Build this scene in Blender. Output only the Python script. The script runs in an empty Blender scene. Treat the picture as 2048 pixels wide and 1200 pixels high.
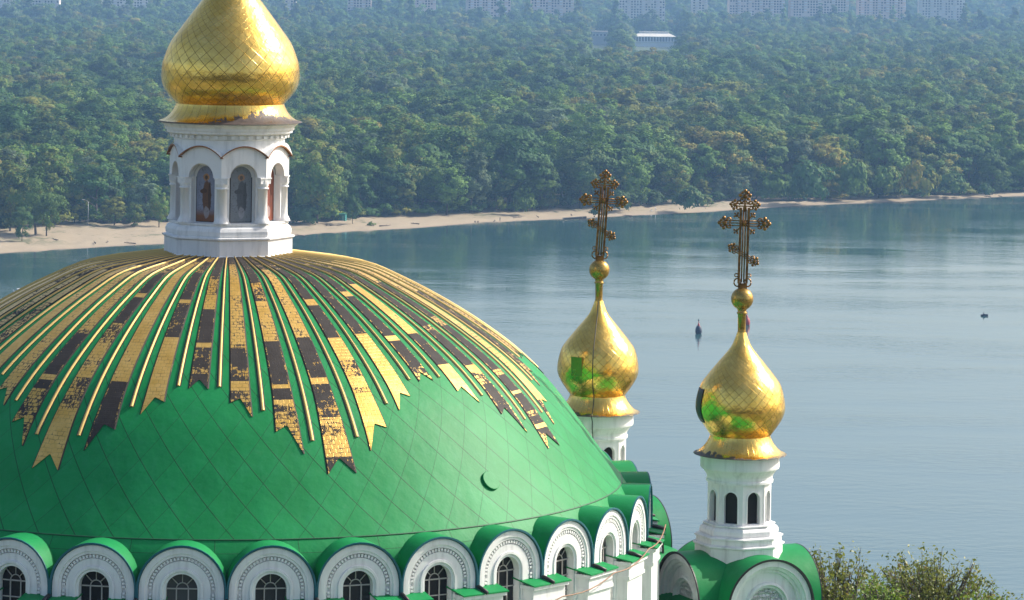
import bpy, math, random
import numpy as np
from mathutils import Vector, Matrix
C = bpy.context.scene
R_ = math.radians
PI = math.pi
HC = 90.0            # camera height above the river
F = 6600.0           # focal length in pixels of the 2048 px photograph
YP = -50.0           # image row of the horizon
RHO = 0.0142         # roll of the camera

# ------------------------------------------------------------------ camera
cam = bpy.data.cameras.new('Camera')
cam_o = bpy.data.objects.new('Camera', cam)
C.collection.objects.link(cam_o)
cam.sensor_width = 36.0
cam.lens = F / 2048 * 36
cam.shift_y = -(600 - YP) / 2048
cam.clip_start = 1.0
cam.clip_end = 30000
cam_o.matrix_world = Matrix.Translation((0, 0, HC)) @ Matrix.Rotation(R_(90), 4, 'X') @ Matrix.Rotation(RHO, 4, 'Z')
C.camera = cam_o

# ------------------------------------------------------------------ sky and sun
SUN_AZ, SUN_EL = 112.0, 38.0      # azimuth from the camera side towards the right
sd = Vector((math.sin(R_(SUN_AZ)) * math.cos(R_(SUN_EL)), -math.cos(R_(SUN_AZ)) * math.cos(R_(SUN_EL)), math.sin(R_(SUN_EL))))
w = bpy.data.worlds.new('World')
C.world = w
w.use_nodes = True
nt = w.node_tree
sky = nt.nodes.new('ShaderNodeTexSky')
sky.sky_type = 'NISHITA'
sky.sun_disc = False
sky.sun_elevation = R_(SUN_EL)
sky.sun_rotation = math.atan2(sd.x, sd.y)
sky.air_density = 1.0
sky.dust_density = 3.6
sky.ozone_density = 1.0
bg = nt.nodes['Background']
bg.inputs['Strength'].default_value = 0.15
nt.links.new(sky.outputs[0], bg.inputs['Color'])
sl = bpy.data.lights.new('Sun', 'SUN')
sl.energy = 4.2
sl.angle = R_(0.5)
sl.color = (1.0, 0.93, 0.82)
so = bpy.data.objects.new('Sun', sl)
C.collection.objects.link(so)
so.location = (60, 60, 200)
so.rotation_euler = sd.to_track_quat('Z', 'Y').to_euler()
C.view_settings.view_transform = 'Standard'
C.view_settings.look = 'None'
C.view_settings.exposure = 0.55
C.view_settings.gamma = 1.0
C.render.engine = 'CYCLES'
C.cycles.use_denoising = True
try:
    C.cycles.denoiser = 'OPENIMAGEDENOISE'
except Exception:
    pass
C.cycles.max_bounces = 7
C.cycles.volume_bounces = 1
C.cycles.sample_clamp_indirect = 6

# ------------------------------------------------------------------ helpers
def unroll(x, y):
    return x + RHO * (y - YP), y - RHO * (x - 1024)
def at(px, py, Y):
    x, y = unroll(px, py)
    return Vector(((x - 1024) / F * Y, Y, HC - (y - YP) / F * Y))
def on_ground(px, py, z):
    x, y = unroll(px, py)
    Y = F * (HC - z) / (y - YP)
    return Vector(((x - 1024) / F * Y, Y, z))

class MB:
    def __init__(s):
        s.v = []; s.f = []; s.m = []; s.sm = []; s.T = Matrix.Identity(4); s.uv = {}; s.att = {}
    def add(s, verts, faces, mat=0, smooth=False, uvs=None):
        b = len(s.v)
        s.v += [tuple(s.T @ Vector(p)) for p in verts]
        for i, f in enumerate(faces):
            if uvs: s.uv[len(s.f)] = uvs[i]
            s.f.append([b + k for k in f]); s.m.append(mat); s.sm.append(smooth)
    def box(s, x0, x1, y0, y1, z0, z1, mat=0):
        v = [(x0,y0,z0),(x1,y0,z0),(x1,y1,z0),(x0,y1,z0),(x0,y0,z1),(x1,y0,z1),(x1,y1,z1),(x0,y1,z1)]
        s.add(v, [(0,3,2,1),(4,5,6,7),(0,1,5,4),(1,2,6,5),(2,3,7,6),(3,0,4,7)], mat)
    def lathe(s, prof, n=48, phase=0.0, smooth=True, mat=0, a0=0.0, a1=2*PI, uvfun=None):
        full = abs(a1 - a0 - 2*PI) < 1e-6
        k = n if full else n + 1
        v = []
        for r, z in prof:
            for i in range(k):
                a = phase + a0 + (a1 - a0) * i / n
                v.append((r*math.sin(a), -r*math.cos(a), z))
        f = []; uv = []
        for j in range(len(prof) - 1):
            for i in range(n):
                i2 = (i + 1) % k
                f.append((j*k+i, (j+1)*k+i, (j+1)*k+i2, j*k+i2))
                if uvfun:
                    uv.append((uvfun(i/n, j), uvfun(i/n, j+1), uvfun((i+1)/n, j+1), uvfun((i+1)/n, j)))
        s.add(v, f, mat, smooth, uv if uvfun else None)
    def tube(s, pts, r, n=6, mat=0, smooth=True, r1=None, cap=True):
        pts = [Vector(p) for p in pts]
        v = []; f = []
        for j, p in enumerate(pts):
            d = (pts[min(j+1, len(pts)-1)] - pts[max(j-1, 0)]).normalized()
            u = d.cross(Vector((0, 0, 1)))
            if u.length < 1e-3: u = d.cross(Vector((0, 1, 0)))
            u.normalize(); q = d.cross(u)
            rr = r if r1 is None else r + (r1 - r) * j / (len(pts) - 1)
            for i in range(n):
                a = 2*PI*i/n
                v.append(tuple(p + u*rr*math.cos(a) + q*rr*math.sin(a)))
        for j in range(len(pts) - 1):
            for i in range(n):
                f.append((j*n+i, j*n+(i+1) % n, (j+1)*n+(i+1) % n, (j+1)*n+i))
        if cap:
            f.append(list(range(n))[::-1]); f.append([(len(pts)-1)*n+i for i in range(n)])
        s.add(v, f, mat, smooth)
    def ball(s, c, r, n=10, mat=0, sq=1.0):
        prof = []
        m = max(4, n//2)
        for j in range(m + 1):
            t = PI*j/m
            prof.append((max(1e-4, r*math.sin(t)), r*sq*math.cos(t)))
        T = s.T.copy(); s.T = T @ Matrix.Translation(c); s.lathe(prof, n, mat=mat); s.T = T
    def arch(s, prof, L, n=24, mat=0, smooth=False):
        # prof: (radius, depth) swept over a round arch standing on straight jambs of length L; x right, z up, -y outward
        v = []
        cols = [(-1, None)] + [(0, PI - PI*i/n) for i in range(n+1)] + [(1, None)]
        for c, t in cols:
            for r, d in prof:
                if t is None: v.append((c*r, -d, -L))
                else: v.append((r*math.cos(t), -d, r*math.sin(t)))
        k = len(prof); f = []
        for j in range(len(cols) - 1):
            for i in range(k - 1):
                f.append((j*k+i, j*k+i+1, (j+1)*k+i+1, (j+1)*k+i))
        s.add(v, f, mat, smooth)
    def disc_arch(s, r, L, y, n=20, mat=0):
        v = [(-r, y, -L)] + [(r*math.cos(PI-PI*i/n), y, r*math.sin(PI-PI*i/n)) for i in range(n+1)] + [(r, y, -L)]
        s.add(v, [list(range(len(v)))], mat)
    def build(s, name, mats, parent=None):
        me = bpy.data.meshes.new(name)
        me.from_pydata(s.v, [], s.f)
        mats = mats if isinstance(mats, (list, tuple)) else [mats]
        for m in mats: me.materials.append(m)
        me.polygons.foreach_set('material_index', s.m)
        me.polygons.foreach_set('use_smooth', s.sm)
        if s.uv:
            ul = me.uv_layers.new(name='UVMap')
            for p in me.polygons:
                u = s.uv.get(p.index)
                if u:
                    for li, q in zip(p.loop_indices, u): ul.data[li].uv = q
        for nm, vals in s.att.items():
            a = me.attributes.new(nm, 'FLOAT', 'FACE')
            a.data.foreach_set('value', vals)
        me.update()
        o = bpy.data.objects.new(name, me)
        C.collection.objects.link(o)
        if parent: o.parent = parent
        return o

def np_mesh(name, verts, faces, mats, tint=None, smooth=False):
    me = bpy.data.meshes.new(name)
    nv, nf = len(verts), len(faces); k = faces.shape[1]
    me.vertices.add(nv); me.vertices.foreach_set('co', verts.astype(np.float32).ravel())
    me.loops.add(nf*k); me.loops.foreach_set('vertex_index', faces.astype(np.int32).ravel())
    me.polygons.add(nf)
    me.polygons.foreach_set('loop_start', np.arange(0, nf*k, k, dtype=np.int32))
    me.polygons.foreach_set('use_smooth', np.full(nf, smooth))
    for m in mats: me.materials.append(m)
    if tint is not None:
        a = me.attributes.new('tint', 'FLOAT', 'FACE'); a.data.foreach_set('value', tint.astype(np.float32))
    me.update(calc_edges=True)
    return me

def link(o, parent=None):
    C.collection.objects.link(o)
    if parent: o.parent = parent
    return o
def empty(name, loc=(0, 0, 0), rz=0.0):
    o = bpy.data.objects.new(name, None); o.location = loc; o.rotation_euler = (0, 0, rz)
    C.collection.objects.link(o)
    return o
def tag(o, label=None, cat=None, group=None, kind=None):
    if label: o['label'] = label
    if cat: o['category'] = cat
    if group: o['group'] = group
    if kind: o['kind'] = kind
    return o
def spline(pts, m=6):
    # Catmull-Rom through (r, z) points
    out = []
    P = [pts[0]] + list(pts) + [pts[-1]]
    for i in range(1, len(P) - 2):
        for j in range(m):
            t = j/m
            q = []
            for c in (0, 1):
                a, b, d, e = P[i-1][c], P[i][c], P[i+1][c], P[i+2][c]
                q.append(0.5*((2*b) + (-a+d)*t + (2*a-5*b+4*d-e)*t*t + (-a+3*b-3*d+e)*t**3))
            out.append(tuple(q))
    out.append(tuple(pts[-1]))
    return out

# ------------------------------------------------------------------ materials
class NT:
    def __init__(s, name):
        s.m = bpy.data.materials.new(name); s.m.use_nodes = True
        s.t = s.m.node_tree; s.b = s.t.nodes['Principled BSDF']; s.out = s.t.nodes['Material Output']
    def n(s, typ, **kw):
        x = s.t.nodes.new(typ)
        for k, v in kw.items():
            if k.startswith('i_'):
                key = k[2:].replace('_', ' ')
                x.inputs[int(key) if key.isdigit() else key].default_value = v
            else: setattr(x, k, v)
        return x
    def l(s, a, b): s.t.links.new(a, b)
    def math(s, op, a, b=None, c=None, clamp=False):
        x = s.t.nodes.new('ShaderNodeMath'); x.operation = op; x.use_clamp = clamp
        for i, q in enumerate((a, b, c)):
            if q is None: continue
            if isinstance(q, (int, float)): x.inputs[i].default_value = q
            else: s.l(q, x.inputs[i])
        return x.outputs[0]
    def mix(s, fac, a, b, blend='MIX'):
        x = s.t.nodes.new('ShaderNodeMix'); x.data_type = 'RGBA'; x.blend_type = blend
        for q, k in ((fac, 0), (a, 6), (b, 7)):
            if isinstance(q, (int, float)): x.inputs[k].default_value = q
            elif isinstance(q, (tuple, list)): x.inputs[k].default_value = (*q, 1) if len(q) == 3 else q
            else: s.l(q, x.inputs[k])
        return x.outputs[2]
    def noise(s, scale, detail=4, rough=0.55, vec=None, out=0):
        x = s.n('ShaderNodeTexNoise'); x.inputs['Scale'].default_value = scale
        x.inputs['Detail'].default_value = detail; x.inputs['Roughness'].default_value = rough
        if vec is None:
            g = s.n('ShaderNodeTexCoord'); vec = g.outputs['Object']
        s.l(vec, x.inputs['Vector'])
        return x.outputs[out]
    def ramp(s, fac, stops):
        x = s.n('ShaderNodeValToRGB')
        e = x.color_ramp.elements
        while len(e) < len(stops): e.new(0.5)
        for k, (p, c) in enumerate(stops):
            e[k].position = p; e[k].color = (c, c, c, 1) if isinstance(c, (int, float)) else (*c, 1)
        s.l(fac, x.inputs[0])
        return x.outputs[0]
    def mapping(s, src, scale=(1, 1, 1), rot=(0, 0, 0)):
        x = s.n('ShaderNodeMapping'); x.inputs['Scale'].default_value = scale; x.inputs['Rotation'].default_value = rot
        s.l(src, x.inputs['Vector'])
        return x.outputs[0]
    def bump(s, h, strength=0.3, dist=0.02, normal=None):
        x = s.n('ShaderNodeBump'); x.inputs['Strength'].default_value = strength; x.inputs['Distance'].default_value = dist
        s.l(h, x.inputs['Height'])
        if normal is not None: s.l(normal, x.inputs['Normal'])
        return x.outputs[0]
    def set(s, **kw):
        for k, v in kw.items():
            key = k.replace('_', ' ')
            if isinstance(v, (int, float)): s.b.inputs[key].default_value = v
            elif isinstance(v, tuple): s.b.inputs[key].default_value = (*v, 1) if len(v) == 3 else v
            else: s.l(v, s.b.inputs[key])
        return s
    def obj(s): return s.n('ShaderNodeTexCoord').outputs['Object']
    def geo(s): return s.n('ShaderNodeNewGeometry').outputs['Position']
    def uvxy(s):
        x = s.n('ShaderNodeSeparateXYZ'); s.l(s.n('ShaderNodeTexCoord').outputs['UV'], x.inputs[0])
        return x.outputs[0], x.outputs[1]
    def attr(s, name, typ='GEOMETRY'):
        x = s.n('ShaderNodeAttribute'); x.attribute_name = name; x.attribute_type = typ
        return x.outputs['Fac']
    def line(s, val, width):
        # 1 on a thin line where val crosses an integer
        fr = s.math('FRACT', val)
        d = s.math('ABSOLUTE', s.math('SUBTRACT', fr, 0.5))
        return s.math('GREATER_THAN', d, 0.5 - width)

def simple(name, col, rough=0.6, metal=0.0, var=0.12, scale=3.0, bump=0.0, bscale=40):
    t = NT(name)
    f = t.noise(scale, 5)
    k = t.ramp(f, [(0.3, 1 - var), (0.7, 1 + var * 0.4)])
    c = t.mix(1.0, col, k, 'MULTIPLY')
    t.set(Base_Color=c, Roughness=rough, Metallic=metal)
    if bump: t.set(Normal=t.bump(t.noise(bscale, 3), bump, 0.01))
    return t.m

def m_white():
    t = NT('white_plaster')
    a = t.noise(1.6, 6, 0.65)
    g = t.mapping(t.obj(), (6, 6, 0.8))
    st = t.noise(1.0, 5, 0.6, g)
    k = t.math('MULTIPLY', t.ramp(a, [(0.25, 0.9), (0.65, 1.0)]), t.ramp(st, [(0.28, 0.76), (0.5, 1.0)]))
    c = t.mix(1.0, (0.78, 0.78, 0.77), k, 'MULTIPLY')
    t.set(Base_Color=c, Roughness=0.62, Normal=t.bump(t.noise(30, 4), 0.12, 0.01))
    return t.m
WHITE = m_white()

def green(name, mode):
    t = NT(name)
    u, v = t.uvxy()
    a = t.noise(0.55, 6, 0.65)
    b = t.noise(3.5, 4)
    g1 = t.mapping(t.obj(), (9, 9, 1.2))
    st = t.noise(0.5, 5, 0.6, g1)
    base = t.mix(t.ramp(a, [(0.3, 0.0), (0.72, 1.0)]), (0.0008, 0.178, 0.042), (0.008, 0.238, 0.070))
    base = t.mix(t.math('MULTIPLY', t.ramp(st, [(0.5, 0.0), (0.75, 1.0)]), 0.22), base, (0.03, 0.25, 0.12))
    base = t.mix(t.math('MULTIPLY', t.ramp(b, [(0.64, 0.0), (0.76, 1.0)]), 0.12), base, (0.08, 0.25, 0.11))
    if mode == 'dome':
        d1 = t.math('SUBTRACT', t.math('MULTIPLY', u, 70), t.math('MULTIPLY', v, 0.87))
        d2 = t.math('ADD', t.math('MULTIPLY', u, 70), t.math('MULTIPLY', v, 0.87))
        l1 = t.line(d1, 0.017); l2 = t.math('MULTIPLY', t.line(d2, 0.012), 0.6)
        ln = t.math('MAXIMUM', l1, l2)
        # each sheet a hair lighter or darker than its neighbour
        fl = t.n('ShaderNodeCombineXYZ'); t.l(t.math('FLOOR', d1), fl.inputs[0]); t.l(t.math('FLOOR', d2), fl.inputs[1])
        wn = t.n('ShaderNodeTexWhiteNoise'); wn.noise_dimensions = '2D'; t.l(fl.outputs[0], wn.inputs['Vector'])
        base = t.mix(1.0, base, t.ramp(wn.outputs[0], [(0, 0.95), (1, 1.04)]), 'MULTIPLY')
        base = t.mix(t.math('MULTIPLY', ln, 0.72), base, (0.004, 0.04, 0.016))
        hgt = t.math('ADD', t.math('MULTIPLY', ln, 1.0), t.math('MULTIPLY', t.noise(1.1, 4), 2.2))
        t.set(Normal=t.bump(hgt, 0.4, 0.035))
    elif mode == 'seam':
        ln = t.math('MAXIMUM', t.line(u, 0.012), t.line(v, 0.02))
        base = t.mix(t.math('MULTIPLY', ln, 0.6), base, (0.004, 0.05, 0.02))
        t.set(Normal=t.bump(t.math('ADD', ln, t.math('MULTIPLY', t.noise(2.5, 3), 1.5)), 0.4, 0.03))
    else:
        t.set(Normal=t.bump(t.noise(2.5, 4), 0.35, 0.04))
    t.set(Base_Color=base, Roughness=0.55)
    t.b.inputs['Specular IOR Level'].default_value = 0.22
    return t.m
GREEN_DOME = green('green_sheet_dome', 'dome')
GREEN_SEAM = green('green_sheet_seams', 'seam')
GREEN = green('green_sheet', 'plain')
TEAL = simple('teal_painted_edge', (0.004, 0.10, 0.13), 0.5)

def gold(name, n_dia, wear=False, rough=0.2):
    t = NT(name)
    u, v = t.uvxy()
    a = t.noise(2.2, 5, 0.6)
    fine = t.noise(26, 3)
    if n_dia:
        d1 = t.math('MULTIPLY', t.math('ADD', u, v), n_dia); d2 = t.math('MULTIPLY', t.math('SUBTRACT', u, v), n_dia)
        ln = t.math('MAXIMUM', t.line(d1, 0.028), t.line(d2, 0.028))
        fl = t.n('ShaderNodeCombineXYZ'); t.l(t.math('FLOOR', d1), fl.inputs[0]); t.l(t.math('FLOOR', d2), fl.inputs[1])
        wn = t.n('ShaderNodeTexWhiteNoise'); wn.noise_dimensions = '2D'; t.l(fl.outputs[0], wn.inputs['Vector'])
        pv = wn.outputs[0]
    else:
        d1 = t.math('MULTIPLY', u, 40)
        ln = t.math('MULTIPLY', t.line(d1, 0.03), 0.8)
        wn = t.n('ShaderNodeTexWhiteNoise'); wn.noise_dimensions = '1D'; t.l(t.math('FLOOR', d1), wn.inputs['W'])
        pv = wn.outputs[0]
    c = t.mix(t.ramp(a, [(0.3, 0), (0.7, 1)]), (0.86, 0.53, 0.10), (0.97, 0.67, 0.19))
    c = t.mix(1.0, c, t.ramp(pv, [(0, 0.88), (1, 1.0)]), 'MULTIPLY')
    spk = t.math('MULTIPLY', t.math('GREATER_THAN', t.noise(9, 4, 0.7), 0.71), 0.75)
    dark = t.math('MAXIMUM', t.math('MULTIPLY', ln, 0.8), spk)
    c = t.mix(dark, c, (0.10, 0.055, 0.012))
    metal = t.math('SUBTRACT', 1.0, t.math('MULTIPLY', dark, 0.4))
    ro = t.math('ADD', rough, t.math('MULTIPLY', a, 0.12))
    if wear:
        wv = t.attr('wear')
        edge = t.math('GREATER_THAN', t.math('ADD', wv, t.math('MULTIPLY', t.math('SUBTRACT', t.noise(6.5, 5, 0.7, t.mapping(t.obj(), (1.3, 1.3, 0.45))), 0.5), 2.6)), 0.5)
        c = t.mix(edge, c, t.mix(t.noise(8, 3), (0.025, 0.018, 0.016), (0.12, 0.095, 0.085)))
        metal = t.math('MULTIPLY', metal, t.math('SUBTRACT', 1.0, edge))
        ro = t.math('ADD', ro, t.math('MULTIPLY', edge, 0.3))
    hgt = t.math('ADD', t.math('MULTIPLY', ln, -0.6), t.math('ADD', t.math('MULTIPLY', pv, 0.5), t.math('MULTIPLY', t.noise(4.2, 3), 2.2)))
    hgt = t.math('ADD', hgt, t.math('MULTIPLY', fine, 0.05))
    t.set(Base_Color=c, Metallic=metal, Roughness=ro, Normal=t.bump(hgt, 0.30, 0.03))
    return t.m
GOLD_BIG = gold('gilded_diamond_sheets', 32)
GOLD_SMALL = gold('gilded_small_diamond_sheets', 28)
GOLD_SKIRT = gold('gilded_skirt_worn', 0, True)
GOLD = gold('gilded_plain', 0)

def m_ribbon():
    t = NT('gilded_ribbon')
    u, v = t.uvxy()
    wv = t.attr('wear')
    cm0 = t.n('ShaderNodeCombineXYZ'); t.l(u, cm0.inputs[0]); t.l(v, cm0.inputs[1])
    cmb = t.n('ShaderNodeVectorMath'); cmb.operation = 'ADD'; t.l(cm0.outputs[0], cmb.inputs[0])
    dv = t.n('ShaderNodeVectorMath'); dv.operation = 'SCALE'; dv.inputs['Scale'].default_value = 0.075
    cv = t.n('ShaderNodeVectorMath'); cv.operation = 'SUBTRACT'; t.l(t.noise(5.5, 3, 0.6, cm0.outputs[0], 1), cv.inputs[0]); cv.inputs[1].default_value = (0.5, 0.5, 0.5)
    t.l(cv.outputs[0], dv.inputs[0]); t.l(dv.outputs[0], cmb.inputs[1])
    n1 = t.noise(1.0, 5, 0.75, t.mapping(cmb.outputs[0], (17, 8, 1))); n2 = t.noise(2.6, 3, 0.6, cmb.outputs[0])
    br = t.n('ShaderNodeTexBrick'); t.l(cmb.outputs[0], br.inputs['Vector'])
    br.inputs['Scale'].default_value = 1.0; br.inputs['Brick Width'].default_value = 0.14; br.inputs['Row Height'].default_value = 0.11
    br.inputs['Mortar Size'].default_value = 0.010; br.inputs['Mortar Smooth'].default_value = 0.2
    mort = br.outputs['Fac']
    # wear 0 clean gilding, 1 bare black metal and the shadow line painted on rims
    thr = t.math('ADD', wv, t.math('ADD', t.math('MULTIPLY', t.math('SUBTRACT', n1, 0.5), 1.9), t.math('MULTIPLY', t.math('SUBTRACT', n2, 0.5), 1.3)))
    joint = t.math('MULTIPLY', mort, t.math('ADD', 0.08, t.math('MULTIPLY', wv, 0.8)))
    joint = t.math('MULTIPLY', joint, t.ramp(t.noise(5, 3, 0.6, cmb.outputs[0]), [(0.35, 0.2), (0.6, 1.0)]))
    bare = t.math('GREATER_THAN', t.math('ADD', thr, joint), 0.58)
    gcol = t.mix(t.ramp(n2, [(0.3, 0), (0.7, 1)]), (0.62, 0.37, 0.07), (0.80, 0.52, 0.15))
    gcol = t.mix(t.math('MULTIPLY', mort, t.ramp(t.noise(3.0, 3, 0.6, cm0.outputs[0]), [(0.4, 0.08), (0.65, 0.6)])), gcol, (0.16, 0.09, 0.03))
    bcol = t.mix(t.noise(3, 4), (0.022, 0.019, 0.018), (0.060, 0.053, 0.048))
    c = t.mix(bare, gcol, bcol)
    t.l(t.math('SUBTRACT', 0.5, t.math('MULTIPLY', bare, 0.38)), t.b.inputs['Specular IOR Level'])
    t.set(Base_Color=c, Metallic=t.math('MULTIPLY', t.math('SUBTRACT', 1, bare), 0.65), Roughness=t.mix(bare, (0.38, 0.38, 0.38), (0.62, 0.62, 0.62)))
    t.set(Normal=t.bump(t.math('ADD', t.math('MULTIPLY', mort, -1.0), t.math('MULTIPLY', n1, 0.5)), 0.3, 0.015))
    return t.m
RIBBON = m_ribbon()
def m_batten():
    t = NT('gilded_batten')
    n1 = t.noise(5, 5, 0.7)
    c = t.mix(t.ramp(n1, [(0.66, 0), (0.72, 1)]), (0.58, 0.40, 0.13), (0.10, 0.06, 0.02))
    t.set(Base_Color=c, Metallic=0.35, Roughness=0.55)
    return t.m
BATTEN = m_batten()
BLACK = simple('black_metal_and_shadow_line', (0.016, 0.016, 0.018), 0.5)
BRONZE = simple('dark_gilt_bronze', (0.30, 0.155, 0.045), 0.36, 0.8, 0.7, 9)
COPPER = simple('weathered_copper_edge', (0.30, 0.13, 0.055), 0.5, 0.3, 0.4, 8)
BARS = simple('grey_glazing_bar', (0.42, 0.38, 0.36), 0.55)
CABLE = simple('brown_cable', (0.28, 0.15, 0.09), 0.6)
def m_glass():
    t = NT('dark_window_glass')
    n = t.noise(2.0, 3)
    oi = t.n('ShaderNodeObjectInfo')
    n = t.math('ADD', t.math('MULTIPLY', n, 0.2), t.math('MULTIPLY', t.math('POWER', oi.outputs['Random'], 5), 1.2), clamp=True)
    c = t.mix(n, (0.004, 0.005, 0.009), (0.085, 0.083, 0.085))
    t.b.inputs['Specular IOR Level'].default_value = 0.3
    t.set(Base_Color=c, Roughness=0.22, Normal=t.bump(t.noise(4, 2), 0.1, 0.02))
    return t.m
GLASS = m_glass()
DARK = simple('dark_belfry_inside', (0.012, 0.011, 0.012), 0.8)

def m_icon(name, bgc, robe, low, fade):
    t = NT(name)
    g = t.n('ShaderNodeSeparateXYZ'); t.l(t.n('ShaderNodeTexCoord').outputs['UV'], g.inputs[0])
    x, y = g.outputs[0], g.outputs[1]          # x -1..1, y 0..1 bottom to top
    nz = t.math('MULTIPLY', t.math('SUBTRACT', t.noise(9, 4), 0.5), 0.16)
    def ell(cx, cy, rx, ry, soft=0.25):
        a = t.math('DIVIDE', t.math('SUBTRACT', t.math('ADD', x, nz), cx), rx); b = t.math('DIVIDE', t.math('SUBTRACT', t.math('ADD', y, t.math('MULTIPLY', nz, 0.5)), cy), ry)
        d = t.math('ADD', t.math('MULTIPLY', a, a), t.math('MULTIPLY', b, b))
        return t.ramp(d, [(max(0, 1 - soft), 1.0), (min(1.0, 1.0), 0.0)])
    c = t.mix(t.noise(7, 5, 0.7), bgc, tuple(q*0.45 for q in bgc))
    c = t.mix(t.math('MULTIPLY', t.ramp(y, [(0.10, 1), (0.24, 0)]), low[3]), c, low[:3])
    c = t.mix(ell(0.02, 0.80, 0.36, 0.066), c, (0.42, 0.20, 0.07))
    c = t.mix(ell(0.06, 0.44, 0.46, 0.32), c, robe)
    c = t.mix(ell(0.40, 0.46, 0.17, 0.28), c, tuple(q*0.5 for q in robe))
    c = t.mix(ell(-0.25, 0.55, 0.40, 0.045), c, tuple(q*0.6 for q in robe))
    c = t.mix(ell(0.02, 0.795, 0.17, 0.038), c, (0.10, 0.055, 0.035))
    c = t.mix(t.math('MULTIPLY', ell(0.08, 0.17, 0.3, 0.12), 0.6), c, (0.40, 0.38, 0.40))
    c = t.mix(fade, c, tuple(q*0.8 for q in bgc))
    sp = t.ramp(t.noise(24, 3, 0.7), [(0.55, 0), (0.68, 1)])
    c = t.mix(t.math('MULTIPLY', sp, 0.5), c, (0.03, 0.03, 0.035))
    t.set(Base_Color=c, Roughness=0.55)
    return t.m
ICON1 = m_icon('painted_icon_brown_robe', (0.33, 0.35, 0.46), (0.15, 0.065, 0.03), (0.22, 0.075, 0.02, 1.0), 0.05)
ICON2 = m_icon('painted_icon_faded_grey', (0.27, 0.30, 0.34), (0.06, 0.065, 0.08), (0.20, 0.21, 0.20, 0.7), 0.30)
ICON3 = m_icon('painted_icon_red', (0.26, 0.07, 0.04), (0.16, 0.03, 0.02), (0.2, 0.05, 0.02, 1.0), 0.2)

# ------------------------------------------------------------------ shoreline frame
SH = [on_ground(x, y, 0) for x, y in ((0,507),(160,497),(330,488),(590,471),(770,459),(1000,444),(1200,434),(1400,425),(1580,413),(1800,403),(2048,392))]
SA = np.array([p.x/p.y for p in SH]); SY = np.array([p.y for p in SH])
def y_shore(a):
    a = np.asarray(a, float)
    base = np.interp(a, SA, SY)
    lo = SY[0] + (a - SA[0])*1250; hi = SY[-1] + (a - SA[-1])*1150
    return np.where(a < SA[0], np.maximum(lo, 700), np.where(a > SA[-1], np.minimum(hi, 1900), base))
ZD = ([-300, -60, 0, 12, 40, 90, 300, 1000, 2400, 2750, 3500, 12000], [-6, -4, 0, 0.55, 1.4, 2.6, 4.5, 8, 14, 14, 46, 52])
def z_ground(d): return np.interp(d, *ZD)
def inland(px_or_a, d, is_px=True):
    a = (px_or_a - 1024)/F if is_px else px_or_a
    Y = float(y_shore(a)) + d
    return Vector((a*Y, Y, float(z_ground(d))))

# ------------------------------------------------------------------ structure: water, far bank, near hill
def m_water():
    t = NT('river_water')
    p = t.geo()
    m1 = t.mapping(p, (0.20, 0.34, 1), (0, 0, R_(18)))
    m2 = t.mapping(p, (0.6, 0.9, 1), (0, 0, R_(-8)))
    m3 = t.mapping(p, (0.012, 0.030, 1), (0, 0, R_(25)))
    n1 = t.noise(1.0, 3, 0.5, m1); n2 = t.noise(1.0, 3, 0.55, m2)
    calm = t.ramp(t.noise(1.0, 3, 0.5, m3), [(0.36, 0.18), (0.62, 1.25)])
    wv = t.n('ShaderNodeTexWave'); wv.wave_type = 'BANDS'; wv.bands_direction = 'Y'
    wv.inputs['Scale'].default_value = 0.085; wv.inputs['Distortion'].default_value = 3.0; wv.inputs['Detail'].default_value = 2.0; wv.inputs['Detail Scale'].default_value = 0.6
    t.l(t.mapping(p, (1, 1, 1), (0, 0, R_(-30))), wv.inputs['Vector'])
    sx = t.n('ShaderNodeSeparateXYZ'); t.l(p, sx.inputs[0])
    near = t.n('ShaderNodeMapRange'); t.l(sx.outputs[1], near.inputs['Value'])
    near.inputs['From Min'].default_value = 640; near.inputs['From Max'].default_value = 470
    h = t.math('MULTIPLY', t.math('ADD', t.math('MULTIPLY', n1, 1.0), t.math('MULTIPLY', n2, 0.5)), calm)
    h = t.math('ADD', h, t.math('MULTIPLY', t.math('MULTIPLY', wv.outputs['Fac'], near.outputs[0]), 0.14))
    t.set(Base_Color=(0.032, 0.082, 0.086), Roughness=0.04, IOR=1.33, Normal=t.bump(h, 1.0, 0.07))
    return t.m
wb = MB()
wb.add([(-2500, 60, 0), (2500, 60, 0), (2500, 2600, 0), (-2500, 2600, 0)], [(0, 1, 2, 3)])
tag(wb.build('water', m_water()), 'wide calm blue river below the church', None, None, 'structure')

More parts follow.
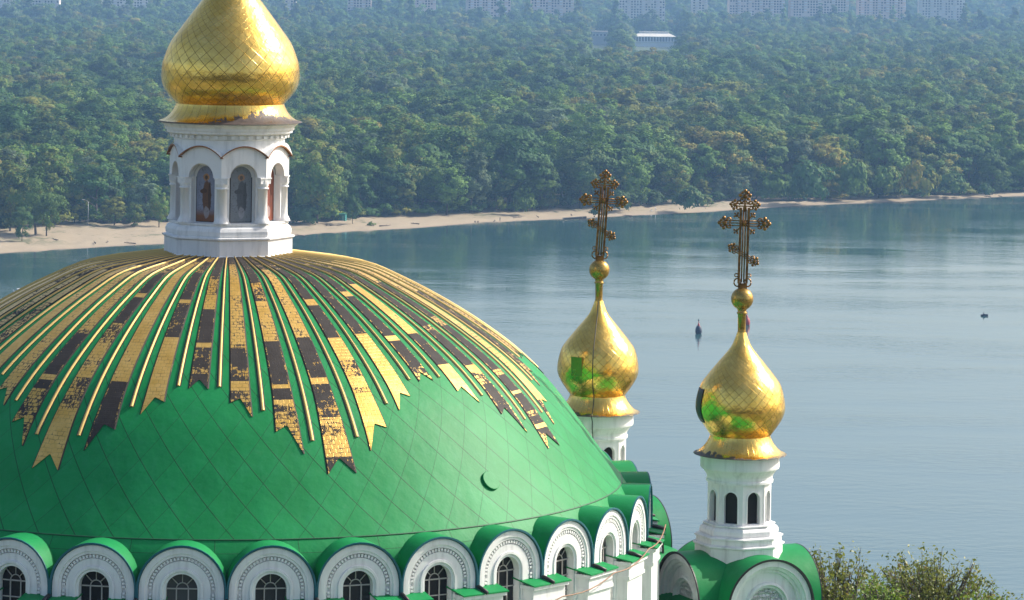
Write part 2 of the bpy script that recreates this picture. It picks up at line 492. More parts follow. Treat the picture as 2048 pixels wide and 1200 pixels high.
def m_bank():
    t = NT('sand_and_forest_floor')
    d = t.attr('inland')
    p = t.geo()
    n1 = t.noise(0.045, 4, 0.6, p); n2 = t.noise(0.35, 4, 0.7, p); n3 = t.noise(1.6, 3, 0.7, p)
    sand = t.mix(n2, (0.27, 0.215, 0.14), (0.36, 0.29, 0.195))
    sand = t.mix(t.ramp(n3, [(0.66, 0), (0.74, 1)]), sand, (0.12, 0.09, 0.06))
    wet = t.ramp(t.math('MULTIPLY', d, 0.12), [(0.1, 1), (0.5, 0)])
    sand = t.mix(t.math('MULTIPLY', wet, 0.6), sand, (0.20, 0.15, 0.10))
    grass = t.mix(n3, (0.035, 0.07, 0.02), (0.09, 0.10, 0.035))
    edge = t.math('ADD', t.math('MULTIPLY', d, 0.01), t.math('MULTIPLY', t.math('SUBTRACT', n1, 0.5), 1.1))
    patch = t.math('MULTIPLY', t.ramp(t.math('ADD', t.math('MULTIPLY', n1, 0.6), t.math('MULTIPLY', n2, 0.4)), [(0.52, 0), (0.6, 1)]), t.ramp(t.math('MULTIPLY', d, 0.02), [(0.2, 0), (0.5, 0.8)]))
    f = t.math('MAXIMUM', t.ramp(edge, [(0.85, 0), (1.0, 1)]), patch)
    t.set(Base_Color=t.mix(f, sand, grass), Roughness=0.9, Normal=t.bump(n3, 0.6, 0.3))
    return t.m
def far_bank():
    al = np.linspace(-0.42, 0.42, 337)
    dl = np.array([-300, -60, -25, -8, -3, 0, 3, 6, 10, 14, 18, 24, 30, 38, 48, 60, 75, 90, 120, 170, 250, 400, 700, 1200, 1800, 2400, 3200, 4500, 7000])
    rng = np.random.default_rng(4)
    jig = np.interp(al, np.linspace(-0.42, 0.42, 170), rng.normal(0, 1.6, 170))
    A, Dd = np.meshgrid(al, dl, indexing='ij')
    Y = y_shore(A) + Dd + jig[:, None]*np.exp(-np.abs(Dd)/20)
    Z = z_ground(Dd) + np.where(Dd > 4, rng.normal(0, 0.22, A.shape), 0)
    V = np.stack([A*Y, Y, Z], -1).reshape(-1, 3)
    n, m = A.shape
    I = np.arange(n*m).reshape(n, m)
    Fc = np.stack([I[:-1, :-1], I[1:, :-1], I[1:, 1:], I[:-1, 1:]], -1).reshape(-1, 4)
    me = np_mesh('far_bank', V, Fc, [m_bank()], smooth=True)
    a = me.attributes.new('inland', 'FLOAT', 'POINT'); a.data.foreach_set('value', Dd.ravel().astype(np.float32))
    tag(link(bpy.data.objects.new('ground', me)), 'far river bank of pale sand and wooded ground', None, None, 'structure')
far_bank()
hb = MB()
hp = [(-60, 44.5), (150, 44.5), (185, 40), (240, 27), (300, 8), (340, -3)]
for (y0, z0), (y1, z1) in zip(hp[:-1], hp[1:]):
    hb.add([(-900, y0, z0), (900, y0, z0), (900, y1, z1), (-900, y1, z1)], [(0, 1, 2, 3)])
def m_grass():
    t = NT('hillside_grass')
    p = t.geo()
    c = t.mix(t.noise(0.4, 5, 0.7, p), (0.03, 0.06, 0.018), (0.09, 0.11, 0.04))
    c = t.mix(t.ramp(t.noise(0.06, 3, 0.5, p), [(0.5, 0), (0.6, 1)]), c, (0.28, 0.26, 0.23))
    t.set(Base_Color=c, Roughness=0.9)
    return t.m
tag(hb.build('hillside', m_grass()), 'grassy hillside the church stands on', None, None, 'structure')

# ------------------------------------------------------------------ church
DC = 82.0
CX = (464.0 - 1024)/F*DC
church = empty('church', (CX, DC, 44.5))
tag(church, 'white church with a huge green dome, gold ribbons, lantern and gilded onion domes', 'church')
Z0 = HC - 44.5            # depth h below camera -> local z = Z0 - h
def zl(h): return Z0 - h
KR = [1.3, 1.6, 2.5, 3.5, 4.5, 5.5, 6.5, 7.3, 8.1, 8.8, 9.3, 9.87]
KH = [6.98, 7.0, 7.11, 7.27, 7.68, 8.2, 8.822, 9.415, 10.183, 11.064, 11.74, 12.45]
def pchip(xk, yk, x):
    xk = np.array(xk, float); yk = np.array(yk, float)
    h = np.diff(xk); d = np.diff(yk)/h; m = np.zeros_like(yk)
    m[0] = d[0]; m[-1] = d[-1]
    for i in range(1, len(yk) - 1): m[i] = 2*d[i-1]*d[i]/(d[i-1] + d[i])
    i = np.clip(np.searchsorted(xk, x) - 1, 0, len(h) - 1)
    t = (x - xk[i])/h[i]
    return (1+2*t)*(1-t)**2*yk[i] + t*(1-t)**2*h[i]*m[i] + t*t*(3-2*t)*yk[i+1] + t*t*(t-1)*h[i]*m[i+1]
DR = np.linspace(1.3, 9.87, 90)
DH = pchip(KR, KH, DR)
DS = np.concatenate([[0], np.cumsum(np.hypot(np.diff(DR), np.diff(DH)))])
def dome_pt(phi, r, off=0.0):
    h = float(np.interp(r, DR, DH))
    sl_ = float(np.interp(r, DR, np.gradient(DH, DR)))
    q = 1/math.hypot(1, sl_)
    rr = r + off*sl_*q
    return Vector((rr*math.sin(phi), -rr*math.cos(phi), zl(h) + off*q))
b = MB()
b.lathe([(r, zl(h)) for r, h in zip(DR, DH)], 180, uvfun=lambda u, j: (u, DS[j]))
dome = b.build('main_dome', GREEN_DOME, church)
# thin raised seam and skirt below the dome
b = MB()
b.lathe([(9.855, zl(12.43)), (9.880, zl(12.44)), (9.880, zl(12.455)), (9.865, zl(12.465))], 180)
b.build('dome_seam', simple('dark_green_seam', (0.004, 0.085, 0.03), 0.6), dome)
b = MB()
b.lathe([(9.86, zl(12.45)), (10.05, zl(12.68)), (10.19, zl(12.95)), (10.21, zl(14.1))], 136, uvfun=lambda u, j: (u*68 + 0.3, [0.1, 0.9, 1.7, 2.4][j]))
b.build('dome_skirt', GREEN_SEAM, church)

# gilded ribbons and battens
ST = R_(7.3); PH0 = 0.0     # ribbon 3 points at the camera side
TIPS = {0: (8.90, 8.66, 8.90), 1: (8.58, 8.14, 8.22), 2: (7.93, 7.57, 7.66), 3: (7.36, 7.14, 7.36), 4: (7.66, 7.57, 7.94), 5: (8.22, 8.11, 8.58)}
BEND = {0: 8.35, 1: 7.78, 2: 7.30, 3: 7.31, 4: 7.82, 5: 8.38}
SEG = {-1: [(1.3,'B'),(5.86,'S'),(5.99,'K'),(6.49,'k'),(6.61,'K'),(7.19,'G'),(7.32,'K'),(7.53,'S')],
0: [(1.3,'B'),(3.08,'S'),(3.4,'K'),(4.44,'G'),(4.61,'K'),(5.59,'S'),(6.21,'B'),(7.2,'S'),(7.91,'G')],
1: [(1.3,'S'),(2.2,'G'),(5.5,'b'),(7.25,'K')],
2: [(1.3,'G'),(2.2,'S'),(3.33,'K'),(4.63,'G'),(4.77,'k'),(5.97,'G')],
3: [(1.3,'S'),(2.28,'K'),(3.54,'S'),(4.42,'B'),(4.98,'K'),(6.12,'G'),(6.26,'k'),(6.83,'S'),(7.0,'K')],
4: [(1.3,'S'),(2.4,'b'),(4.4,'B'),(6.16,'S'),(6.28,'K'),(6.81,'k'),(7.18,'G'),(7.4,'S')],
5: [(1.3,'S'),(2.92,'K'),(3.87,'S'),(4.67,'G'),(4.83,'B'),(6.07,'K'),(7.27,'G'),(7.36,'K'),(7.61,'G'),(7.71,'S'),(8.3,'K')],
6: [(1.3,'S'),(3.0,'B'),(5.97,'K'),(7.13,'G'),(7.28,'k'),(7.99,'B'),(8.14,'S'),(8.31,'B'),(8.65,'k')],
7: [(1.3,'S'),(2.98,'K'),(4.64,'G'),(4.88,'K'),(6.02,'G'),(6.7,'S'),(7.13,'G'),(7.4,'S'),(7.52,'G')],
8: [(1.3,'k'),(3.04,'K'),(4.57,'S'),(4.68,'K'),(5.94,'H')],
9: [(1.3,'k'),(3.12,'K'),(4.41,'G'),(4.61,'K'),(6.07,'G'),(6.23,'K'),(7.01,'S')],
10: [(1.3,'S'),(2.8,'K'),(4.14,'b'),(6.07,'K'),(7.02,'G')],
11: [(1.3,'S'),(3.2,'K'),(5.88,'S'),(6.05,'K'),(7.13,'G'),(7.31,'S'),(7.6,'K'),(8.25,'S')],
12: [(1.3,'B'),(4.2,'K'),(5.66,'S'),(5.98,'K'),(7.35,'S'),(7.5,'K'),(7.86,'G'),(7.92,'K'),(8.27,'S'),(8.36,'K'),(8.5,'G'),(8.57,'K'),(8.71,'S')]}
WV = {'G': 0.12, 'H': 0.02, 'b': 0.20, 'B': 0.32, 'S': 0.55, 'k': 0.76, 'K': 0.98}
rnd = random.Random(7)
for k in range(-22, 27):
    ph = PH0 + ST*(k - 3)
    lt, nt_, rt = TIPS[k % 6]
    seg = SEG.get(k)
    if seg is None:
        seg = [(1.3, 'k')]; r = rnd.uniform(2.6, 3.6)
        while r < 8.4:
            seg.append((r, rnd.choice('bBBSBGbS' if k < 0 else 'bBBSSKKGBk'))); r += rnd.uniform(0.5, 1.6)
    def hwf(r): return R_(1.62 + 0.46*min(1.0, max(0.0, (r - 7.5)/1.4)))
    def state(r):
        s_ = seg[0][1]
        for q, z in seg:
            if r >= q: s_ = z
        return WV[s_]
    us = [-1, -0.87, -0.35, 0.35, 0.87, 1]; NU = 6
    rs = set(np.arange(1.45, nt_, 0.22).tolist() + [nt_])
    for q, _ in seg:
        if 1.5 < q < nt_: rs.add(q)
    rs = sorted(rs)
    mb = MB(); vv = []; ff = []; uvs = []; wl = []
    def row(rl):
        for u, r in zip(us, rl):
            vv.append(tuple(dome_pt(ph + u*hwf(r), r, 0.022)))
    rows = [[r]*NU for r in rs]
    # swallow tail: the two outer tips hang below the notch
    tail = [[nt_ + (lt - nt_)*min(1, max(0, -u)) if u < 0 else nt_ + (rt - nt_)*u for u in us]]
    us_t = [-1, -0.87, -0.05, 0.05, 0.87, 1]
    tail = [[nt_ + (lt - nt_)*-u if u < 0 else nt_ + (rt - nt_)*u for u in us_t]]
    rows2 = rows + tail
    for rl in rows: row(rl)
    for u, r in zip(us_t, tail[0]): vv.append(tuple(dome_pt(ph + u*hwf(r), r, 0.022)))
    for j in range(len(rows2) - 1):
        for i in range(NU - 1):
            ff.append((j*NU+i, (j+1)*NU+i, (j+1)*NU+i+1, j*NU+i+1))
            def q(jj, ii): return (us[ii]*hwf(rows2[jj][ii])*rows2[jj][ii] + k*1.37, float(np.interp(rows2[jj][ii], DR, DS)) + k*0.73)
            uvs.append((q(j, i), q(j+1, i), q(j+1, i+1), q(j, i+1)))
            rm = 0.5*(rows2[j][i] + rows2[j+1][i])
            wl.append(min(state(rm), 0.66 if i in (0, NU-2) else 9) + 0.45*max(0.0, (3.5 - rm)/2.0))
    # sloping rim edges, coloured black to paint a shadow line along the ribbon
    nrow = len(rows2); base = len(vv)
    for jj in range(nrow):
        for ii in (0, NU-1):
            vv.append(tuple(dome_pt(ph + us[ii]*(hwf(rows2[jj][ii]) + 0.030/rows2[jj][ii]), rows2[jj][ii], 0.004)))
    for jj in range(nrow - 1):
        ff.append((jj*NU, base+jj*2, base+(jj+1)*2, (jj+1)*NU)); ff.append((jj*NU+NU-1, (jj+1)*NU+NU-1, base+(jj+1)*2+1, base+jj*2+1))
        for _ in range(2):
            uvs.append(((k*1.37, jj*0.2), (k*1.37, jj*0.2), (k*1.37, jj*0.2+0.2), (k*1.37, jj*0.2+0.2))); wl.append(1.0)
    mb.add(vv, ff, 0, False, uvs)
    mb.att['wear'] = wl
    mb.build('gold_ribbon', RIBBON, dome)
    # batten to the right of this ribbon
    pb = ph + ST*0.5
    mb = MB(); vv = []; ff = []
    rl = np.append(np.arange(1.5, BEND[k % 6], 0.25), BEND[k % 6])
    for r in rl:
        hwb = 0.014 + 0.0038*(r - 1.5)
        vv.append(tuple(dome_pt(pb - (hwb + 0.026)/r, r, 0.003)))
        for a in range(6):
            t = PI*a/5
            du = hwb*math.cos(t)
            vv.append(tuple(dome_pt(pb - du/r, r, 0.008 + 0.036*math.sin(t))))
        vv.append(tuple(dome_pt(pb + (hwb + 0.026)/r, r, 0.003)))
    fm = []
    for j in range(len(rl) - 1):
        for a in range(7):
            ff.append((j*8+a, (j+1)*8+a, (j+1)*8+a+1, j*8+a+1)); fm.append(1 if a in (0, 6) else 0)  # outer flanges are black: a painted shadow line beside the batten
    ff.append([(len(rl)-1)*8 + a for a in range(8)]); fm.append(0)
    mb.add(vv, ff, 0, False)
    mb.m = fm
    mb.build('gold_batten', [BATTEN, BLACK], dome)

def frame_at(phi, r, z):
    # local frame on the drum: x to the right, -y outward, z up
    return Matrix.Translation((r*math.sin(phi), -r*math.cos(phi), z)) @ Matrix.Rotation(phi, 4, 'Z')
# round roof vent low on the dome
def solve_dome(px, py):
    best = None
    for pd in np.arange(-60, 80, 0.5):
        for r in np.arange(6, 9.8, 0.05):
            q = dome_pt(R_(pd), r); X = q.x + CX; Y = q.y + DC; Z = q.z + 44.5
            x = 1024 + F*X/Y; y = YP + F*(HC - Z)/Y
            xr, yr = x - RHO*(y - YP), y + RHO*(x - 1024)
            e = (xr - px)**2 + (yr - py)**2
            if best is None or e < best[0]: best = (e, R_(pd), r)
    return best[1], best[2]
vph, vr = solve_dome(981, 966)
p0 = dome_pt(vph, vr, 0); nrm = (dome_pt(vph, vr, 1) - p0).normalized()
mb = MB(); mb.T = Matrix.Translation(p0) @ nrm.to_track_quat('Z', 'Y').to_matrix().to_4x4()
mb.lathe([(0.235, -0.15), (0.235, 0.05), (0.225, 0.06), (0.001, 0.065)], 32, smooth=False)
mb.build('roof_vent', GREEN, dome)

# ------------------------------------------------------------------ arched dormers round the drum
NW = 34; RW = 10.55; HT = 12.5; AR = 0.93
W0 = R_(-10.65); WS = 2*PI/NW
def dormer_meshes():
    wall = MB()
    wall.arch([(0.925, -0.9), (0.925, 0.0), (0.80, 0.0), (0.79, -0.025), (0.735, -0.025), (0.725, -0.10), (0.64, -0.10), (0.63, -0.05), (0.475, -0.05), (0.465, -0.02), (0.41, -0.02), (0.395, -0.06), (0.345, -0.06), (0.345, -0.30)], 2.6, 28)
    for i in range(27):      # dentil band
        t = PI*(i + 0.5)/27
        T = wall.T; wall.T = Matrix.Rotation(PI/2 - t, 4, 'Y')
        wall.box(-0.022, 0.022, 0.035, 0.11, 0.65, 0.715); wall.T = T
    for i in range(3):
        for s in (-1, 1): wall.box(s*0.683-0.028, s*0.683+0.028, 0.03, 0.08, -0.12-0.08*i, -0.076-0.08*i)
    roof = MB()
    n = 20
    prof = [(0.945, -1.9), (0.955, 0.03), (0.985, 0.035), (0.985, -1.9)]
    roof.arch([(0.985, -1.9), (0.985, 0.02)], 0.45, n, 0, True)
    roof.arch([(0.985, 0.02), (0.985, 0.05), (0.945, 0.05), (0.935, 0.0)], 0.45, n, 1)
    pane = MB(); pane.disc_arch(0.35, 2.6, 0.26)
    bars = MB()
    y = 0.235
    bars.box(-0.345, 0.345, y-0.012, y+0.012, -0.014, 0.014)
    for i in range(8):
        a0, a1 = PI*i/8, PI*(i+1)/8
        bars.tube([(0.13*math.cos(a0), y, 0.13*math.sin(a0)), (0.13*math.cos(a1), y, 0.13*math.sin(a1))], 0.014, 5)
    for a in (PI/4, PI/2, 3*PI/4):
        bars.tube([(0.13*math.cos(a), y, 0.13*math.sin(a)), (0.345*math.cos(a), y, 0.345*math.sin(a))], 0.013, 5)
    for x in (-0.13, 0.13): bars.box(x-0.013, x+0.013, y-0.012, y+0.012, -2.5, 0.0)
    for z in (-0.36, -0.72, -1.08): bars.box(-0.345, 0.345, y-0.011, y+0.011, z-0.012, z+0.012)
    return wall, roof, pane, bars
dwall, droof, dpane, dbars = dormer_meshes()
first = None
for i in range(-2, 14):
    phi = W0 + WS*i
    T = frame_at(phi, RW, zl(HT + AR))
    if first is None:
        a = dwall.build('arched_dormer', WHITE, church); r_ = droof.build('barrel_roof', [GREEN, TEAL], a)
        p_ = dpane.build('window_pane', GLASS, a); g_ = dbars.build('glazing_bars', BARS, a)
        first = (a, r_, p_, g_); a.matrix_local = T
    else:
        a = first[0].copy(); link(a, church); a.matrix_local = T
        for q in first[1:]:
            c = q.copy(); link(c, a)
# buttress piers between the windows with green caps and a black spout
pier = MB()
pier.box(-0.52, 0.52, -0.30, 0.35, -3.2, -0.40)
pier.box(-0.56, 0.56, -0.36, 0.35, -0.48, -0.40)
pier.box(-0.54, 0.54, -0.34, 0.35, -0.40, -0.14)
pier.box(-0.59, 0.59, -0.41, 0.35, -0.14, -0.06)
cap = MB()
for s in (-1, 1):
    x0, x1 = sorted((s*0.05, s*0.63))
    v = [(x0, -0.45, -0.06), (x1, -0.45, -0.06), (x1, 0.45, 0.10), (x0, 0.45, 0.10), (x0, -0.45, -0.03), (x1, -0.45, -0.03), (x1, 0.45, 0.13), (x0, 0.45, 0.13)]
    cap.add(v, [(0,3,2,1),(4,5,6,7),(0,1,5,4),(1,2,6,5),(2,3,7,6),(3,0,4,7)])
spout = MB(); spout.tube([(0, 0.35, 0.16), (0, -0.25, 0.05), (0, -0.47, -0.02)], 0.045, 8)
fp = None
for i in range(-3, 14):
    phi = W0 + WS*(i + 0.5)
    T = frame_at(phi, 10.5, zl(13.70))
    if fp is None:
        a = pier.build('buttress', WHITE, church); c1 = cap.build('metal_cap', GREEN, a); c2 = spout.build('spout', BLACK, a)
        fp = (a, c1, c2); a.matrix_local = T
    else:
        a = fp[0].copy(); link(a, church); a.matrix_local = T
        for q in fp[1:]:
            c = q.copy(); link(c, a)
b = MB()
b.lathe([(10.12, zl(13.6)), (10.18, zl(13.7)), (10.18, zl(16.6))], 102)
b.build('drum_wall', WHITE, church)
b = MB()
b.lathe([(10.15, zl(15.75)), (13.4, zl(16.9)), (16.9, zl(18.3))], 96, uvfun=lambda u, j: (u*60, [0, 2.2, 4.6][j] + 0.4))
b.build('lower_roof', GREEN_SEAM, church)
b = MB()
b.lathe([(16.9, zl(18.3)), (17.3, zl(18.4)), (17.3, zl(18.8)), (16.4, zl(19.2)), (16.4, zl(Z0))], 48)
b.build('outer_wall', WHITE, church)

# ------------------------------------------------------------------ lantern on the main dome
lp = R_(-2.5)
def octo(mb, prof, phase, **kw): mb.lathe(prof, 8, phase, False, **kw)
lm = MB()
octo(lm, [(1.60, zl(7.25)), (1.60, zl(6.60)), (1.66, zl(6.565)), (1.66, zl(6.53)), (1.55, zl(6.515)), (1.575, zl(6.46)), (1.575, zl(6.38)), (1.54, zl(6.30)), (1.47, zl(6.25)), (1.50, zl(6.225)), (1.50, zl(6.185)), (0.9, zl(6.17))], lp)
octo(lm, [(1.615, zl(7.1)), (1.645, zl(7.0)), (1.615, zl(6.97)), (1.60, zl(6.96))], lp)
octo(lm, [(1.20, zl(6.2)), (1.20, zl(4.4))], lp)                       # inner core
lm.lathe([(1.30, zl(4.75)), (1.37, zl(4.5)), (1.37, zl(4.15)), (1.42, zl(4.13)), (1.42, zl(4.03)), (1.50, zl(4.02)), (1.56, zl(3.99)), (1.56, zl(3.93)), (1.60, zl(3.92)), (1.61, zl(3.86)), (1.66, zl(3.80)), (1.70, zl(3.775)), (1.70, zl(3.745)), (1.2, zl(3.74))], 72, smooth=False)
for i in range(44):
    lm.T = frame_at(2*PI*i/44, 1.43, zl(4.06)); lm.box(-0.045, 0.045, -0.055, 0.05, -0.045, 0.03)
lm.T = Matrix.Identity(4)
apo = 1.49*math.cos(PI/8)
def yg(x): return 0.50 + 0.25*(1 - (x/0.57)**2)
for i in range(8):
    T = frame_at(lp + PI/8 + i*PI/4, apo, zl(5.06)); lm.T = T
    n = 20; vi = []; vo = []
    for j in range(n + 1):
        t = PI - PI*j/n
        vi.append((0.345*math.cos(t), 0.345*math.sin(t)))
        x = 0.57*math.cos(t)
        vo.append((x, 0.0 if j in (0, n) else yg(x)))
    vo = [(-0.57, 0)] + [(-0.57, yg(-0.57))] + vo[1:-1] + [(0.57, yg(0.57)), (0.57, 0)]
    vi = [vi[0]] + vi + [vi[-1]]
    vi[1] = vi[0] if False else vi[1]
    m = len(vi); V = []
    for d in (0.0, 0.24):
        V += [(x, d, z) for x, z in vi] + [(x, d, z) for x, z in vo]
    Fq = []
    for j in range(m - 1):
        Fq.append((j, j+1, m+j+1, m+j)); Fq.append((2*m+j, 3*m+j, 3*m+j+1, 2*m+j+1))
        Fq.append((j, 2*m+j, 2*m+j+1, j+1)); Fq.append((m+j, m+j+1, 3*m+j+1, 3*m+j))
    lm.add(V, Fq)
    # reveals from the arch opening back to the core
    for s in (-1, 1): lm.box(s*0.36-0.03 if s > 0 else -0.39, 0.39 if s > 0 else -0.33, 0.10, 0.30, -1.13, 0.02)
    lm.T = Matrix.Identity(4)
lantern = lm.build('lantern', WHITE, church)
ib = None
col = MB()
col.box(-0.175, 0.175, -0.16, 0.12, -0.03, 0.0)
col.box(-0.155, 0.155, -0.14, 0.12, -0.15, -0.03)
col.lathe([(0.160, -0.12), (0.165, -0.16), (0.14, -0.22), (0.13, -0.24), (0.16, -0.25), (0.16, -0.28), (0.128, -0.29), (0.132, -0.9), (0.135, -0.96), (0.165, -1.02), (0.20, -1.09), (0.205, -1.12)], 20)
col.box(-0.04, 0.04, -0.157, -0.13, -0.115, -0.06)
col.box(-0.125, 0.125, 0.0, 0.16, -1.12, -0.02)
c0 = None
for i in range(8):
    T = frame_at(lp + i*PI/4, 1.335, zl(5.06))
    if c0 is None: c0 = col.build('column', WHITE, lantern); o = c0
    else: o = c0.copy(); link(o, lantern)
    o.matrix_local = T
arc = MB()
n = 16; V = []; Fq = []
for j in range(n + 1):
    x = -0.61 + 1.22*j/n; z = yg(x*0.98)
    V += [(x, -0.075, z), (x, -0.075, z+0.034), (x, 0.45, z+0.04), (x, 0.45, z+0.005)]
for j in range(n):
    for k in range(4):
        Fq.append((j*4+k, (j+1)*4+k, (j+1)*4+(k+1) % 4, j*4+(k+1) % 4))
arc.add(V, Fq, 0, False)
arc.m = [1 if (q % 4) in (0, 3) else 0 for q in range(len(Fq))]
a0_ = None
icons = [ICON1, ICON2, ICON3, ICON1, ICON2, ICON3, ICON2, ICON3]
for i in range(8):
    ang = lp + PI/8 + i*PI/4
    T = frame_at(ang, apo, zl(5.06))
    if a0_ is None: a0_ = arc.build('gable_hood', [WHITE, COPPER], lantern); o = a0_
    else: o = a0_.copy(); link(o, lantern)
    o.matrix_local = T
    ic = MB(); r = 0.262; L = 1.09
    ic.box(-r-0.02, r+0.02, 0.262, 0.30, -L-0.015, 0.0)
    m_ = 20
    pts = [(-r, -L)] + [(r*math.cos(PI - PI*j/m_), r*math.sin(PI - PI*j/m_)) for j in range(m_+1)] + [(r, -L)]
    ic.add([(x, 0.255, z) for x, z in pts], [list(range(len(pts)))], 1, False, [[(x/r, (z + L)/(L + r)) for x, z in pts]])
    k = {0: 1, 7: 0, 1: 2}.get(i, 2)
    o = ic.build('icon_panel', [DARK, [ICON1, ICON2, ICON3][k]], lantern)
    o.matrix_local = frame_at(ang, 1.20*math.cos(PI/8) + 0.27, zl(5.06))

def onion(mb, prof, n, mat=0):
    # conformal diamonds: v = integral ds / r
    P = prof; vv = [0.0]
    for j in range(1, len(P)):
        ds = math.hypot(P[j][0]-P[j-1][0], P[j][1]-P[j-1][1]); rm = max(0.1, 0.5*(P[j][0]+P[j-1][0]))
        vv.append(vv[-1] + ds/rm/(2*PI))
    mb.lathe(P, n, mat=mat, uvfun=lambda u, j: (u, vv[j]))
big = spline([(1.34, zl(3.29)), (1.42, zl(3.2)), (1.545, zl(3.06)), (1.64, zl(2.92)), (1.70, zl(2.74)), (1.714, zl(2.55)), (1.70, zl(2.36)), (1.652, zl(2.17)), (1.49, zl(1.77)), (1.18, zl(1.33)), (0.77, zl(0.78)), (0.47, zl(0.40)), (0.28, zl(0.15)), (0.17, zl(-0.05)), (0.13, zl(-0.25))], 6)
b = MB(); onion(b, big, 96)
b.build('gold_onion', GOLD_BIG, lantern)
b = MB(); b.lathe([(0.13, zl(-0.2)), (0.15, zl(-0.24)), (0.15, zl(-0.3)), (0.12, zl(-0.34)), (0.11, zl(-0.9))], 20); b.ball((0, 0, zl(-1.2)), 0.36, 20)
b.build('gilded_ball', GOLD, lantern)
def skirt(prof, n, wearfun):
    mb = MB(); P = spline(prof, 4)
    mb.lathe(P, n, uvfun=lambda u, j: (u, j/len(P)))
    att = []
    for j in range(len(P) - 1):
        for i in range(n): att.append(wearfun((i + 0.5)/n*360, (j + 0.5)/(len(P) - 1)/0.714))
    mb.att['wear'] = att
    return mb
def wear_big(phi, t):
    phi = (phi + 180) % 360 - 180
    k = max(0.0, 1 - abs(phi - 38)/62)
    edge = 0.85 if t > 0.95 else -0.5
    return max(edge, min(0.95, (t - (1.0 - 0.62*k**0.8))*2.2 + 0.5) if k > 0 else -0.5)
sk = skirt([(1.34, zl(3.29)), (1.365, zl(3.36)), (1.42, zl(3.47)), (1.51, zl(3.585)), (1.64, zl(3.68)), (1.776, zl(3.725)), (1.776, zl(3.745)), (1.60, zl(3.745))], 96, wear_big)
sk.build('gold_skirt', GOLD_SKIRT, lantern)

# ------------------------------------------------------------------ small cupola towers
def cross_mesh():
    m = MB()
    def rod(a, c, r=0.017): m.tube([a, c], r, 6)
    for x in (-0.03, 0.03): rod((x, 0, 0.12), (x, 0, 2.02), 0.02)
    for x in (-0.10, 0.10):
        m.box(x-0.028, x+0.028, -0.03, 0.03, 0.1, 2.0)
    def bud(c, d, s=1.0):
        # trefoil finial: lobes round a centre, pointing along d
        c = Vector(c); d = Vector(d).normalized(); u = Vector((-d.z, 0, d.x))
        s *= 1.04
        m.ball(c, 0.06*s, 8)
        for k, (f, g) in enumerate(((0.13, 0), (0.02, 0.12), (0.02, -0.12), (-0.06, 0.07), (-0.06, -0.07), (0.085, 0.065), (0.085, -0.065))):
            p = c + d*f*s + u*g*s
            m.ball(p, (0.05 if k < 3 else 0.04)*s, 7)
            m.tube([c, p], 0.016*s, 5)
        for sg in (-1, 1):
            q = [c + d*(-0.10*s + 0.06*s*math.cos(a)) + u*sg*(0.075*s + 0.05*s*math.sin(a)) for a in np.linspace(-0.5, 4.6, 8)]
            m.tube(q, 0.02*s, 5)
    for z in (1.545, 1.61, 1.675): rod((-0.50, 0, z), (0.50, 0, z), 0.015)
    bud((-0.50, 0, 1.61), (-1, 0, 0)); bud((0.50, 0, 1.61), (1, 0, 0))
    for z in (2.04, 2.10): rod((-0.26, 0, z), (0.26, 0, z), 0.017)
    bud((-0.25, 0, 2.07), (-1, 0, 0.12), 0.82); bud((0.25, 0, 2.07), (1, 0, 0.12), 0.82)
    rod((0, 0, 1.9), (0, 0, 2.3), 0.022); bud((0, 0, 2.29), (0, 0, 1), 0.98)
    for o in (-0.05, 0.0, 0.05): rod((-0.30, 0, 1.0 + o), (0.30, 0, 0.64 + o), 0.017)
    bud((-0.28, 0, 0.985), (-1, 0, 0.6), 0.78); bud((0.28, 0, 0.655), (1, 0, -0.6), 0.78)
    m.ball((0, 0, 1.61), 0.07, 10)
    for sx in (-1, 1):
        for sz in (-1, 1):
            c = Vector((sx*0.19, 0, 1.61 + sz*0.19))
            m.tube([(sx*0.04, 0, 1.61 + sz*0.04), tuple(c)], 0.018, 5)
            m.ball(c, 0.04, 7); m.ball(c + Vector((sx*0.05, 0, sz*0.05)), 0.032, 7)
            m.ball(c + Vector((sx*0.06, 0, -sz*0.02)), 0.03, 7); m.ball(c + Vector((-sx*0.02, 0, sz*0.06)), 0.03, 7)
    for s in (-1, 1):
        q = [(s*(0.13 + 0.085*math.cos(a)), 0, 0.12 + 0.10*math.sin(a)) for a in np.linspace(-1.9, 3.6, 14)]
        m.tube(q, 0.02, 6)
        q = [(s*(0.16 + 0.05*math.cos(a)), 0, 0.30 + 0.04*math.sin(a)) for a in np.linspace(-2.5, 2.5, 8)]
        m.tube(q, 0.015, 5)
    m.box(-0.11, 0.11, -0.045, 0.045, -0.05, 0.10)
    return m
CROSS = cross_mesh()
TP = R_(2.0)            # octagon vertex direction of the towers
def tympanum(mb, n=36):
    # concentric mouldings of a blind round gable (full half circle, no opening)
    mb.arch([(1.17, -0.25), (1.17, 0.0), (1.03, 0.0), (1.02, -0.05), (0.95, -0.07), (0.93, -0.14), (0.87, -0.14), (0.85, -0.20), (0.62, -0.20), (0.60, -0.14), (0.56, -0.12), (0.53, -0.20), (0.48, -0.20), (0.47, -0.26), (0.002, -0.26)], 0.55, n)
